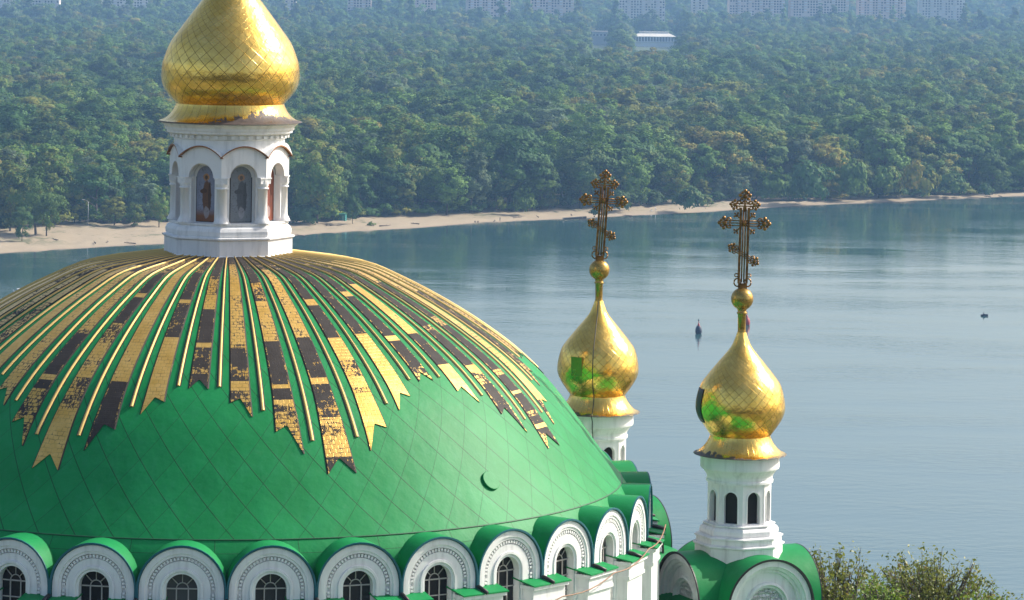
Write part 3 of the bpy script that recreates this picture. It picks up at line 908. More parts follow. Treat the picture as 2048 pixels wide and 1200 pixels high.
def m_relief():
    t = NT('plaster_relief_ornament')
    v = t.n('ShaderNodeTexVoronoi'); v.feature = 'DISTANCE_TO_EDGE'; v.inputs['Scale'].default_value = 9; t.l(t.obj(), v.inputs['Vector'])
    wv = t.n('ShaderNodeTexWave'); wv.wave_type = 'RINGS'; wv.inputs['Scale'].default_value = 4; wv.inputs['Distortion'].default_value = 6; wv.inputs['Detail'].default_value = 2; t.l(t.obj(), wv.inputs['Vector'])
    h = t.math('ADD', t.ramp(v.outputs[0], [(0.02, 0), (0.12, 1)]), t.math('MULTIPLY', wv.outputs['Fac'], 0.8))
    t.set(Base_Color=(0.72, 0.72, 0.72), Roughness=0.7, Normal=t.bump(h, 1.0, 0.05))
    return t.m
RELIEF = m_relief()
def tower(px_axis_world, Y, label, hatch, lean, wire):
    def z(h): return 90.0 - h
    X = px_axis_world
    T0 = Matrix.Translation((X - CX, Y - DC, 0.0))
    body = MB()
    # square-on octagonal base, torus, sill rings
    octo(body, [(1.107, zl(15.6)), (1.107, zl(14.22)), (1.157, zl(14.19)), (1.157, zl(14.155)), (1.08, zl(14.13)), (1.08, zl(14.01)), (1.12, zl(13.99)), (1.12, zl(13.955)), (0.985, zl(13.93)), (1.0, zl(13.88)), (0.995, zl(13.80)), (0.95, zl(13.74)), (0.885, zl(13.715)), (0.92, zl(13.69)), (0.92, zl(13.665)), (0.70, zl(13.65))], TP)
    body.lathe([(0.74, zl(12.66)), (0.84, zl(12.64)), (0.845, zl(12.58)), (0.82, zl(12.56)), (0.83, zl(12.48)), (0.87, zl(12.41)), (0.93, zl(12.33)), (0.985, zl(12.29)), (0.995, zl(12.25)), (0.995, zl(11.96)), (0.6, zl(11.95))], 56, smooth=False)
    ap = 0.80*math.cos(PI/8)
    n = 16
    for i in range(8):
        body.T = frame_at(TP + PI/8 + i*PI/4, ap, zl(13.0))
        hw, top, bot, r = 0.3065, 0.40, -0.67, 0.17
        # plate round the arched opening: left/right strips, top part over the arch, sill strip
        vi = [(-r, bot+0.05)] + [(r*math.cos(PI - PI*j/n), r*math.sin(PI - PI*j/n)) for j in range(n+1)] + [(r, bot+0.05)]
        vo = [(-hw, bot+0.05)] + [(hw*max(-1, min(1, 1.5*math.cos(PI - PI*j/n))), 0.0 if j in (0, n) else top*min(1, 1.6*math.sin(PI*j/n))) for j in range(n+1)] + [(hw, bot+0.05)]
        m = len(vi); V = [(x, 0, zz) for x, zz in vi] + [(x, 0, zz) for x, zz in vo] + [(x, 0.13, zz) for x, zz in vi]
        Fq = []
        for j in range(m - 1):
            Fq.append((j, j+1, m+j+1, m+j)); Fq.append((j, 2*m+j, 2*m+j+1, j+1))
        body.add(V, Fq)
        body.box(-hw, hw, 0, 0.13, bot, bot+0.05)
        T = body.T
        body.T = T @ Matrix.Translation((0, 0, 0)); body.arch([(r+0.035, 0.0), (r+0.033, 0.018), (r+0.004, 0.018), (r, 0.0)], 0.62, 16); body.T = T
    body.T = Matrix.Identity(4)
    t = body.build('cupola_tower', WHITE, church)
    t['label'] = label
    t.matrix_local = T0
    # dark panels painting the shade inside the openings
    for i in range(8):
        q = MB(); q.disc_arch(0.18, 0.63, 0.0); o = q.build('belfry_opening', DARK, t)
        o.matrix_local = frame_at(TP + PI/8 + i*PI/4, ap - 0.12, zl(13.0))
    small = spline([(0.755, zl(11.48)), (0.868, zl(11.33)), (1.02, zl(11.1)), (1.095, zl(10.93)), (1.118, zl(10.78)), (1.094, zl(10.55)), (1.006, zl(10.23)), (0.855, zl(10.0)), (0.59, zl(9.67)), (0.39, zl(9.43)), (0.255, zl(9.25)), (0.165, zl(9.05)), (0.115, zl(8.90))], 6)
    q = MB(); onion(q, small, 72); on = q.build('gold_onion', GOLD_SMALL, t)
    def ws(phi, tt):
        phi = (phi + 180) % 360 - 180
        k = max(0.0, 1 - abs(phi + 60)/80)
        return (0.8 if tt > 0.97 else -0.5) if k <= 0 else (tt - (1 - 0.34*k))*2.5 + 0.5
    s2 = skirt([(0.755, zl(11.48)), (0.78, zl(11.56)), (0.845, zl(11.68)), (0.94, zl(11.80)), (1.06, zl(11.90)), (1.157, zl(11.935)), (1.157, zl(11.955)), (1.0, zl(11.955))], 72, ws)
    s2.build('gold_skirt', GOLD_SKIRT, t)
    q = MB(); q.lathe([(0.115, zl(8.92)), (0.10, zl(8.86)), (0.105, zl(8.45)), (0.13, zl(8.43)), (0.13, zl(8.40)), (0.105, zl(8.38)), (0.12, zl(8.33)), (0.13, zl(8.28))], 16)
    q.ball((0, 0, zl(8.06)), 0.285, 24)
    q.build('gilded_ball', GOLD, t)
    o = CROSS.build('cross', BRONZE, t)
    o.matrix_local = Matrix.Translation((0, 0, zl(7.77))) @ Matrix.Rotation(lean, 4, 'Y') @ Matrix.Rotation(R_(4), 4, 'Z')
    # hatch let into the onion
    kind, ph, hh = hatch
    fr = lambda h: float(np.interp(zl(h), [p[1] for p in small], [p[0] for p in small]))
    q = MB()
    if kind == 'flat':
        q.box(-0.17, 0.17, -0.022, 0.10, -0.26, 0.26)
        h_ = q.build('hatch', GOLD, t)
        h_.matrix_local = frame_at(R_(ph), fr(hh) - 0.005, zl(hh)) @ Matrix.Rotation(0.02, 4, 'X')
    else:
        hs = np.linspace(hh - 0.42, hh + 0.42, 9)
        q.lathe([(fr(hs[0]) - 0.02, zl(hs[0]))] + [(fr(h) + 0.018, zl(h)) for h in hs] + [(fr(hs[-1]) - 0.02, zl(hs[-1]))], 8, R_(ph), True, a0=R_(-14), a1=R_(14))
        q.build('hatch', BLACK, t)
    if wire:
        q = MB(); pts = []
        for rr, zz in small[::-1] + [(0.78, zl(11.56)), (0.845, zl(11.68)), (0.94, zl(11.80)), (1.06, zl(11.90)), (1.18, zl(11.95)), (1.02, zl(12.1)), (1.01, zl(12.3)), (0.86, zl(12.55)), (0.80, zl(13.6))]:
            a = R_(-9); pts.append(((rr + 0.015)*math.sin(a), -(rr + 0.015)*math.cos(a), zz))
        q.tube(pts, 0.012, 5); q.build('lightning_wire', BLACK, t)
    # four blind round gables with barrel roofs
    zc = zl(15.55)
    for k in range(4):
        a = TP + PI/8 + k*PI/2
        g = MB(); tympanum(g)
        o = g.build('round_gable', WHITE, t); o.matrix_local = frame_at(a, 1.68, zc)
        g = MB(); g.arch([(0.46, -0.254), (0.001, -0.254)], 0.5, 24)
        o = g.build('relief_ornament', RELIEF, t); o.matrix_local = frame_at(a, 1.68, zc)
        g = MB(); g.arch([(1.22, -1.72), (1.22, 0.03)], 0.55, 28, 0, True); g.arch([(1.22, 0.03), (1.225, 0.06), (1.175, 0.06), (1.165, 0.0)], 0.55, 28, 1)
        o = g.build('barrel_roof', [GREEN, BLACK], t); o.matrix_local = frame_at(a, 1.68, zc)
    g = MB()
    g.lathe([(1.9, zl(15.45)), (2.30, zl(15.55)), (3.05, zl(15.95)), (3.05, zl(16.02)), (2.6, zl(16.02))], 4, TP + PI/8 + PI/4, False)
    g.build('pedestal_roof', GREEN, t)
    g = MB()
    g.lathe([(2.65, zl(16.0)), (2.65, zl(16.1)), (2.58, zl(16.12)), (2.58, zl(16.75)), (2.52, zl(16.77)), (2.52, zl(Z0))], 4, TP + PI/8 + PI/4, False)
    g.build('pedestal', WHITE, t)
    return t
YB = 83.0; YA = YB/0.916
tower((1493.5 - 1024)/F*YB, YB, 'nearer cupola tower at the right with a black hatch', ('open', -80, 10.72), 0.018, False)
tower((1207.0 - 1024)/F*YA, YA, 'farther cupola tower half hidden by the green dome', ('flat', -33, 10.62), 0.056, True)

# brown cable strung along the drum
q = MB(); pts = []
for i in range(25):
    a = R_(38 + 44*i/24); h = 14.30 - 0.95*(i/24) + 0.10*math.sin(PI*((i % 6)/6))
    pts.append((CX + 11.0*math.sin(a), DC - 11.0*math.cos(a), HC - h))
q.tube(pts, 0.016, 5)
tag(q.build('cable', CABLE), 'thin brown cable strung along the white buttresses under the green dome', 'cable')
# ------------------------------------------------------------------ foliage
def m_leaf(name, c0, c1, warm, sc=1.0):
    t = NT(name)
    oi = t.n('ShaderNodeObjectInfo')
    ti = t.attr('tint')
    c = t.mix(ti, c0, c1)
    c = t.mix(t.math('MULTIPLY', t.ramp(t.math('FRACT', t.math('ADD', t.math('MULTIPLY', oi.outputs['Random'], 7.3), t.math('MULTIPLY', ti, 0.55))), [(0.72, 0), (0.95, 0.8)]), 1.0), c, warm)
    k = t.math('ADD', 0.70, t.math('MULTIPLY', oi.outputs['Random'], 0.50))
    kk = t.n('ShaderNodeCombineColor'); [t.l(k, kk.inputs[i]) for i in range(3)]
    c = t.mix(1.0, c, kk.outputs[0], 'MULTIPLY')
    t.set(Base_Color=c, Roughness=0.7)
    t.b.inputs['Specular IOR Level'].default_value = 0.2
    tr = t.n('ShaderNodeBsdfTranslucent'); t.l(c, tr.inputs['Color'])
    mx = t.n('ShaderNodeMixShader'); mx.inputs[0].default_value = 0.25
    t.l(t.b.outputs[0], mx.inputs[1]); t.l(tr.outputs[0], mx.inputs[2]); t.l(mx.outputs[0], t.out.inputs['Surface'])
    return t.m
LEAF = {'mid': m_leaf('leaves_mid_green', (0.070, 0.150, 0.024), (0.135, 0.235, 0.034), (0.23, 0.23, 0.035)),
        'dark': m_leaf('leaves_dark_green', (0.038, 0.105, 0.026), (0.075, 0.160, 0.032), (0.13, 0.18, 0.035)),
        'yellow': m_leaf('leaves_yellowing', (0.130, 0.175, 0.024), (0.24, 0.245, 0.034), (0.34, 0.25, 0.04)),
        'grey': m_leaf('leaves_grey_green', (0.080, 0.135, 0.065), (0.130, 0.190, 0.090), (0.13, 0.14, 0.06))}
BARK = simple('bark', (0.09, 0.07, 0.05), 0.85, 0, 0.4, 2.0)

def crown_mesh(name, seed, rx, rz, zc, nclump, nleaf, leaf, mat, shape='round'):
    rng = np.random.default_rng(seed)
    cl = []
    while len(cl) < nclump:
        p = rng.uniform(-1, 1, 3)
        l = np.linalg.norm(p)
        if l > 1 or l < 0.45: continue
        if shape == 'round':
            s = 1.0 - 0.2*max(0, p[2])
            c = np.array([p[0]*rx*s, p[1]*rx*s, zc + p[2]*rz])
            r = rng.uniform(0.24, 0.40)*rx*(1.1 - 0.35*l)
        elif shape == 'poplar':
            t = (p[2] + 1)/2
            wdt = math.sin(PI*min(1, 0.12 + 0.88*t)**0.8)
            c = np.array([p[0]*rx*wdt, p[1]*rx*wdt, zc + p[2]*rz]); r = rx*rng.uniform(0.3, 0.5)
        else:
            c = np.array([p[0]*rx, p[1]*rx, zc + abs(p[2])*rz*1.2 - 0.25*rz]); r = rng.uniform(0.22, 0.4)*rx
        cl.append((c, r, rng.random()))
    w = np.array([r*r for _, r, _ in cl]); w /= w.sum()
    V = np.empty((nleaf*4, 3)); T = np.empty(nleaf)
    idx = rng.choice(len(cl), nleaf, p=w)
    for i, k in enumerate(idx):
        c, r, ti = cl[k]
        d = rng.normal(size=3); d /= np.linalg.norm(d)
        if d[2] < -0.3 and rng.random() < 0.65: d[2] = -d[2]
        rad = r*(rng.random()**0.35)*rng.uniform(0.85, 1.12)
        p = c + d*rad*np.array([1, 1, 0.8])
        oc = c - np.array([0, 0, zc]); oc = oc/(np.linalg.norm(oc) + 1e-6)
        nr = d*0.55 + oc*0.95 + rng.normal(size=3)*0.36 + np.array([0, 0, 0.12]); nr /= np.linalg.norm(nr)
        u = np.cross(nr, rng.normal(size=3)); u /= np.linalg.norm(u); v = np.cross(nr, u)
        s = leaf*rng.uniform(0.6, 1.35)
        V[i*4] = p - u*s; V[i*4+1] = p + v*s*0.7; V[i*4+2] = p + u*s; V[i*4+3] = p - v*s*0.7
        T[i] = np.clip(ti*0.65 + rng.random()*0.35, 0, 1)
    Fc = np.arange(nleaf*4).reshape(-1, 4)
    return np_mesh(name, V, Fc, [mat], T)
def trunk_mesh(name, seed, h, r, rx):
    rng = random.Random(seed); m = MB()
    pts = [(0, 0, -0.6)]; x = y = 0
    for i in range(1, 6):
        x += rng.uniform(-0.03, 0.03)*h; y += rng.uniform(-0.03, 0.03)*h
        pts.append((x, y, h*i/5))
    m.tube(pts, r, 6, r1=r*0.3)
    for i in range(5):
        a = rng.uniform(0, 6.28); b = pts[2 + i % 3]
        q = Vector(b); e = q + Vector((math.cos(a)*rx*0.6, math.sin(a)*rx*0.6, h*0.32))
        m.tube([q, q.lerp(e, 0.5) + Vector((0, 0, -0.3)), e], r*0.45, 5, r1=r*0.12)
    me_o = m.build(name, BARK)
    me = me_o.data; bpy.data.objects.remove(me_o)
    return me
# tree kinds, all made 16 m tall and scaled per tree
KINDS = []
for i, (mt, rx, rz, zc, sh) in enumerate([('mid', 6.0, 7.0, 8.8, 'round'), ('dark', 5.6, 7.2, 8.6, 'round'), ('yellow', 5.4, 7.0, 8.8, 'round'),
        ('mid', 5.2, 7.4, 8.4, 'round'), ('grey', 5.8, 7.0, 8.8, 'round'), ('dark', 6.4, 6.7, 9.0, 'round'), ('mid', 6.6, 6.8, 9.0, 'round'), ('yellow', 4.8, 7.4, 8.4, 'round')]):
    KINDS.append((mt, crown_mesh('crown_leaves', 30 + i, rx, rz, zc, 44, 5200, 0.31, LEAF[mt], sh), trunk_mesh('trunk_wood', 60 + i, 9.5, 0.30, rx)))
BUSH = [('dark', crown_mesh('bush_leaves', 90, 3.0, 2.0, 1.6, 26, 1300, 0.26, LEAF['dark'], 'bush')), ('mid', crown_mesh('bush_leaves', 91, 2.6, 2.2, 1.7, 24, 1200, 0.25, LEAF['mid'], 'bush')),
        ('yellow', crown_mesh('bush_leaves', 92, 2.8, 2.0, 1.6, 24, 1200, 0.25, LEAF['yellow'], 'bush'))]
POP = [(mt, crown_mesh('poplar_leaves', 95 + i, 2.6, 12.0, 14.0, 40, 1700, 0.5, LEAF[mt], 'poplar'), trunk_mesh('poplar_wood', 98 + i, 16, 0.35, 1.0)) for i, mt in enumerate(('dark', 'mid', 'grey'))]

def tree(loc, k, h, label, group, rz=0.0, wide=1.0, name='broadleaf_tree', cat='tree', kinds=None, base=16.0):
    mt, cm, tm = (kinds or KINDS)[k]
    o = empty(name, loc, rz); s = h/base; o.scale = (s*wide, s*wide, s)
    tag(o, label, cat, group)
    link(bpy.data.objects.new('crown', cm), o); link(bpy.data.objects.new('trunk', tm), o)
    return o
def bush(loc, k, w_, h, label, group, rz=0.0):
    mt, cm = BUSH[k]
    o = bpy.data.objects.new('shrub', cm); link(o); o.location = loc; o.scale = (w_/6.0, w_/6.0, h/4.0); o.rotation_euler = (0, 0, rz)
    tag(o, label, 'shrub', group)
    return o

def tree_px(px, py, hpx, k, label, wide=1.0, zg=None, group=None, rz=0.7):
    # stands on the bank with its foot seen at (px, py)
    z = 1.2
    for _ in range(5):
        p = on_ground(px, py, z); a = p.x/p.y; z = float(z_ground(p.y - float(y_shore(a))))
    return tree(p, k, hpx/F*p.y, label, group, rz, wide)
# hand-placed trees standing apart on the sand
tree_px(44, 482, 76, 1, 'small dark tree standing alone on the sand at the left edge', 0.85)
tree_px(72, 470, 138, 6, 'big mid green tree behind the small dark tree on the left beach', 1.05)
tree_px(93, 471, 100, 0, 'green tree with a bare trunk on sand beside the big beach tree', 0.8, rz=2.0)
tree_px(20, 462, 140, 3, 'tall green tree cut by the left edge of the picture', 1.0, rz=1.0)
tree_px(228, 452, 62, 2, 'short yellowing tree on the sand right of the lamp post', 1.25, rz=0.3)
tree_px(268, 455, 50, 3, 'short round green tree beside the yellowing beach tree', 1.2, rz=1.4)
tree_px(318, 452, 70, 0, 'green tree on the sand partly hidden by the white lantern', 0.9, rz=2.2)
tree_px(634, 447, 160, 0, 'tallest broad tree on the beach right of the white lantern', 0.95, rz=2.5)
tree_px(705, 448, 58, 5, 'small dark tree standing alone beside the green shed', 0.8, rz=1.1)
tree_px(808, 430, 92, 3, 'upright light green tree at the back of the beach', 0.9, rz=0.5)
p_ = [(1100, 421, 34, 30, 2, 'low yellow green bush alone on the sand left of the left cross'), (1047, 433, 46, 46, 1, 'grey green bush on the sand beside the yellow bush'),
      (1330, 405, 46, 52, 1, 'green bush between the two crosses at the back of the beach'), (1378, 424, 58, 40, 0, 'dark bush at the waterline left of the right cross'),
      (1240, 424, 60, 34, 0, 'dark bush behind the left cross arm'), (1198, 436, 34, 22, 0, 'teal dark little bush at the waterline by the left cross'),
      (1408, 414, 34, 20, 1, 'small low bush on open sand left of the right cross'), (1545, 404, 66, 56, 1, 'round light bush on the sand right of the right cross'),
      (1618, 410, 90, 68, 0, 'broad dark bush reaching the water right of the right cross'), (1700, 402, 74, 70, 1, 'green bush at the water near the right side'),
      (1840, 402, 70, 66, 2, 'pale green bush overhanging the right shore'), (1905, 395, 60, 40, 0, 'dark round bush on the right shore'),
      (1970, 394, 30, 22, 0, 'smallest dark bush on the far right sand'), (743, 453, 18, 8, 1, 'tiny green bush on sand beside the lone tree'),
      (1475, 400, 60, 50, 2, 'yellow green bush behind the right cross'), (612, 452, 70, 34, 0, 'dark bush under the tallest beach tree right of the white lantern'), (655, 446, 50, 30, 1, 'mid green bush between the tallest beach tree and the green shed'), (15, 462, 60, 30, 0, 'dark bush under the trees at the left edge'), (1772, 398, 60, 52, 1, 'bush between the green and pale bushes of the right shore')]
for px, py, w_, h, k, lb in p_:
    q = on_ground(px, py, 0.4); bush(q, k, w_/F*q.y*1.15, h/F*q.y*1.3, lb, None, px*0.1)

# the wood: the nearest trees one by one, the rest as one mass
def tree_line(a):
    px = 1024 + F*np.asarray(a)
    return np.interp(px, [-300, 0, 330, 560, 640, 780, 900, 1150, 1300, 1500, 1600, 2048, 2400], [78, 78, 74, 62, 48, 46, 40, 38, 36, 40, 20, 17, 17])
rng = np.random.default_rng(11)
cand = []
d = 0.0
while d < 2380:
    sp = 12.6 + d*0.0012
    a = -0.185
    while a < 0.185:
        Ys = float(y_shore(a))
        da = sp/(Ys + d)
        aa = a + rng.uniform(-0.4, 0.4)*da
        tl = float(tree_line(aa))
        dd = tl + d + rng.uniform(-0.42, 0.42)*sp
        Y = float(y_shore(aa)) + dd
        if Y < 3560: cand.append((aa, Y, dd, d))
        a += da
    d += sp*(0.85 + 0.0)
cand = np.array(cand)
nz = np.sin(cand[:, 0]*cand[:, 1]*0.021 + 1.3)*np.sin(cand[:, 1]*0.017) + 0.6*np.sin(cand[:, 0]*cand[:, 1]*0.057 + cand[:, 1]*0.043)
N = len(cand)
kind_w = np.array([0.20, 0.16, 0.09, 0.18, 0.07, 0.13, 0.12, 0.05])
nz2 = np.sin(cand[:, 0]*cand[:, 1]*0.031 + 0.7 + 0.9*np.sin(cand[:, 1]*0.011))*np.cos(cand[:, 1]*0.012) + rng.normal(0, 0.55, N)
qr = np.argsort(np.argsort(nz2))/N
ko = np.array([5, 1, 3, 0, 6, 4, 2, 7]); kk = ko[np.clip(np.searchsorted(np.cumsum(kind_w[ko]), qr), 0, 7)]
hh = np.clip(22.5 + 3.6*nz + rng.normal(0, 3.4, N), 12, 34)
first_rows = cand[:, 3] < 1
hh = np.where(first_rows, hh*rng.uniform(0.62, 0.98, N), hh)
right = (cand[:, 0] > 0.045) & (cand[:, 3] < 12)
hh = np.where(right, hh*0.68, hh)
# trees in front of the pavilion and the small house stay low enough to show them
def low_zone(a):
    px = 1024 + F*a
    return ((px > 1250) & (px < 1370)) | ((px > 1165) & (px < 1236))
def blocked(a, Y):
    return (Y > 3400) & low_zone(a)
lim = 76 - (143.0/F)*cand[:, 1]
lz = low_zone(cand[:, 0]) & (cand[:, 1] > 2400)
hh = np.where(lz, np.minimum(hh, np.maximum(lim, 0)), hh)
keep = hh > 4
cand = cand[keep]; kk = kk[keep]; hh = hh[keep]; N = len(cand)
vis = np.abs(cand[:, 0]) < 0.158
order = np.argsort(np.where(vis, cand[:, 3] + 0.001*cand[:, 2], 1e9))
near = set(order[:270].tolist())
words_k = ['broad mid green', 'dense dark green', 'yellowing', 'upright mid green', 'grey green', 'wide dark green', 'spreading mid green', 'narrow yellowing']
for i in sorted(near):
    a, Y, dd, d = cand[i]
    sz = 'low' if hh[i] < 15 else ('tall' if hh[i] > 23 else 'middling')
    rowt = 'in the front row of the wood across the river' if d < 1 else ('just behind the front row of the wood across the river' if d < 12 else 'a few rows inside the wood across the river')
    zz = float(z_ground(dd))
    tree((a*Y, Y, zz), int(kk[i]), float(hh[i]), f'{sz} {words_k[int(kk[i])]} tree {rowt}', 'trees along the edge of the wood', float(rng.uniform(0, 6.28)), float(rng.uniform(1.0, 1.3)))
for i in range(84):
    px = -40 + 2130*(i + rng.uniform(-0.4, 0.4))/84
    a = (px - 1024)/F
    dd = float(tree_line(a)) + rng.uniform(-6, 5); Y = float(y_shore(a)) + dd
    k = int(rng.choice(3, p=[0.45, 0.4, 0.15])); hb_ = rng.uniform(3.0, 6.5)
    bush((a*Y, Y, float(z_ground(dd))), k, rng.uniform(6.5, 12), hb_, f"{['dark green', 'mid green', 'yellow green'][k]} {'high' if hb_ > 4.7 else 'low'} undergrowth bush under the front trees of the far wood", 'undergrowth along the edge of the wood', float(rng.uniform(0, 6)))
rest = np.array([i for i in range(N) if i not in near])

# far trees between and behind the apartment blocks also belong to the mass
far = []
for _ in range(1500):
    a = rng.uniform(-0.175, 0.175); Y = rng.uniform(3560, 3830)
    if blocked(a, Y + 0*Y) and Y < 3700: continue
    far.append((a, Y, 13 + 27*rng.random()**1.6, rng.choice(8, p=kind_w)))
for _ in range(4200):
    a = rng.uniform(-0.18, 0.18); Y = rng.uniform(3880, 5400)
    far.append((a, Y, rng.uniform(18, 33), rng.choice(8, p=kind_w)))
far = np.array(far)
PA = np.concatenate([cand[rest, 0], far[:, 0]]); PY = np.concatenate([cand[rest, 1], far[:, 1]])
PH = np.concatenate([hh[rest], far[:, 2]]); PK = np.concatenate([kk[rest], far[:, 3]]).astype(int)
PZ = z_ground(PY - y_shore(PA))
me = bpy.data.meshes.new('wood_points')
me.vertices.add(len(PA)); me.vertices.foreach_set('co', np.stack([PA*PY, PY, PZ], -1).astype(np.float32).ravel())
for nm, tp, vals in (('k', 'INT', PK.astype(np.int32)), ('s', 'FLOAT', (PH/16).astype(np.float32)), ('w', 'FLOAT', rng.uniform(0.95, 1.3, len(PA)).astype(np.float32)), ('r', 'FLOAT', rng.uniform(0, 6.28, len(PA)).astype(np.float32))):
    at_ = me.attributes.new(nm, tp, 'POINT'); at_.data.foreach_set('value', vals)
wood = bpy.data.objects.new('forest', me); link(wood)
tag(wood, 'dense mixed wood reaching back from the far river bank', 'woodland', None, 'stuff')
# source crowns: the first tree of each kind standing in the wood
src = {}
for o in C.objects:
    if o.name.startswith('crown') and o.parent and o.parent.name.startswith('broadleaf_tree'):
        for k in range(8):
            if o.data == KINDS[k][1] and k not in src: src[k] = o
g = bpy.data.node_groups.new('scatter_wood', 'GeometryNodeTree')
g.interface.new_socket('Geometry', in_out='INPUT', socket_type='NodeSocketGeometry')
g.interface.new_socket('Geometry', in_out='OUTPUT', socket_type='NodeSocketGeometry')
gi = g.nodes.new('NodeGroupInput'); go = g.nodes.new('NodeGroupOutput')
join = g.nodes.new('GeometryNodeJoinGeometry')
def named(nm, tp):
    x = g.nodes.new('GeometryNodeInputNamedAttribute'); x.data_type = tp; x.inputs['Name'].default_value = nm
    return [q for q in x.outputs if q.enabled and q.name == 'Attribute'][0]
ka, sa, wa, ra = named('k', 'INT'), named('s', 'FLOAT'), named('w', 'FLOAT'), named('r', 'FLOAT')
mw = g.nodes.new('ShaderNodeMath'); mw.operation = 'MULTIPLY'; g.links.new(sa, mw.inputs[0]); g.links.new(wa, mw.inputs[1])
sv = g.nodes.new('ShaderNodeCombineXYZ'); g.links.new(mw.outputs[0], sv.inputs[0]); g.links.new(mw.outputs[0], sv.inputs[1]); g.links.new(sa, sv.inputs[2])
rv = g.nodes.new('ShaderNodeCombineXYZ'); g.links.new(ra, rv.inputs[2])
for k in range(8):
    cmpn = g.nodes.new('FunctionNodeCompare'); cmpn.data_type = 'INT'; cmpn.operation = 'EQUAL'
    ii = [q for q in cmpn.inputs if q.enabled]
    g.links.new(ka, ii[0]); ii[1].default_value = k
    inf = g.nodes.new('GeometryNodeObjectInfo'); inf.transform_space = 'ORIGINAL'; inf.inputs['Object'].default_value = src[k]; inf.inputs['As Instance'].default_value = True
    ip = g.nodes.new('GeometryNodeInstanceOnPoints')
    g.links.new(gi.outputs[0], ip.inputs['Points']); g.links.new(cmpn.outputs[0], ip.inputs['Selection']); g.links.new(inf.outputs['Geometry'], ip.inputs['Instance'])
    g.links.new(rv.outputs[0], ip.inputs['Rotation']); g.links.new(sv.outputs[0], ip.inputs['Scale'])
    g.links.new(ip.outputs[0], join.inputs[0])
g.links.new(join.outputs[0], go.inputs[0])
md = wood.modifiers.new('Scatter', 'NODES'); md.node_group = g

# poplars in front of the apartment blocks
rp = random.Random(5)
ppx = [18, 35, 55, 75, 128, 150, 165, 215, 238, 262, 318, 640, 655, 668, 690, 762, 800, 822, 838, 880, 1000, 1025, 1042, 1056, 1156, 1172, 1215, 1232, 1250, 1335, 1352, 1368, 1425, 1445, 1462, 1520, 1535, 1568, 1640, 1668, 1700, 1722, 1760, 1795, 1815, 1850, 1935, 1960, 2005, 2030]
ppx = sorted(ppx + [int(rp.uniform(0, 2048)) for _ in range(34)])
ppx = [q for q in ppx if not (1258 < q < 1362 or 1174 < q < 1226)]
for i, px in enumerate(ppx):
    Y = rp.uniform(3540, 3740); a = (px + RHO*80 - 1024)/F; k = rp.choice([0, 0, 1, 2])
    z = float(z_ground(Y - float(y_shore(a))))
    h = rp.uniform(28, 56)
    tree((a*Y, Y, z), k, h, f"{'tall' if h > 42 else 'shorter'} slim {['dark', 'mid green', 'grey green'][k]} poplar standing in front of the far apartment blocks", 'poplars by the apartment blocks', rp.uniform(0, 6), rp.uniform(0.9, 1.5), 'poplar_tree', 'tree', POP, 26.0)

# ------------------------------------------------------------------ apartment blocks
PINK = simple('pinkish_panel_facade', (0.62, 0.49, 0.42), 0.8, 0, 0.15, 0.1)
PALE = simple('pale_grey_facade', (0.66, 0.60, 0.53), 0.8, 0, 0.15, 0.1)
CREAM = simple('cream_facade', (0.60, 0.52, 0.42), 0.8, 0, 0.12, 0.1)
WPANE = simple('dark_far_window', (0.025, 0.028, 0.035), 0.3)
BALC = simple('pale_balcony', (0.62, 0.61, 0.60), 0.7, 0, 0.3, 0.2)
win = MB(); win.box(-0.95, 0.95, -0.06, 0.2, -0.85, 0.85)
win_o = win.build('w', WPANE); WIN = win_o.data; bpy.data.objects.remove(win_o)
bal = MB(); bal.box(-1.6, 1.6, -1.1, 0.2, -1.5, -0.35); bal.box(-1.6, 1.6, -1.1, 0.2, 1.3, 1.45); bal.box(-1.5, -1.4, -1.05, -0.95, -0.4, 1.3); bal.box(1.4, 1.5, -1.05, -0.95, -0.4, 1.3)
bal_o = bal.build('b', BALC); BAL = bal_o.data; bpy.data.objects.remove(bal_o)
def block(x0, x1, Y, mat, yaw, label, seed):
    rg = random.Random(seed)
    a0 = (x0 + RHO*70 - 1024)/F; a1 = (x1 + RHO*70 - 1024)/F
    W = (a1 - a0)*Y; cx = 0.5*(a0 + a1)*Y
    z0 = 14.0; H = 63.0 if Y < 4200 else 74.0; yaw += R_(rg.uniform(-9, 9))
    o = empty('apartment_block', (cx, Y, z0), yaw); tag(o, label, 'apartment block', 'apartment blocks beyond the wood')
    m = MB(); m.box(-W/2, W/2, 0, 14, -1, H); m.box(-W/2 - 0.3, W/2 + 0.3, -0.3, 14.3, H, H + 1.2)
    m.build('wall', mat, o)
    nb = int(W//3.2); cols = [(-W/2 + W*(i + 0.5)/nb) for i in range(nb)]
    bc = [i for i in range(nb) if (i + seed) % (3 + seed % 3) == 1]
    nw = 0; extra = MB()
    for fl in range(20, -1, -1):
        z = 1.9 + fl*3.0
        for i, x in enumerate(cols):
            if i in bc:
                q = None
                if rg.random() < 0.7:
                    q = bpy.data.objects.new('balcony', BAL); link(q, o); q.location = (x, 0, z)
                continue
            if rg.random() < 0.12: continue
            if nw < 100 and 6 <= fl <= 17:
                q = bpy.data.objects.new('window', WIN); link(q, o); q.location = (x, 0, z); nw += 1
            else:
                extra.box(x-0.95, x+0.95, -0.06, 0.2, z-0.85, z+0.85)
    e = extra.build('windows_beyond', WPANE, o); e['kind'] = 'stuff'
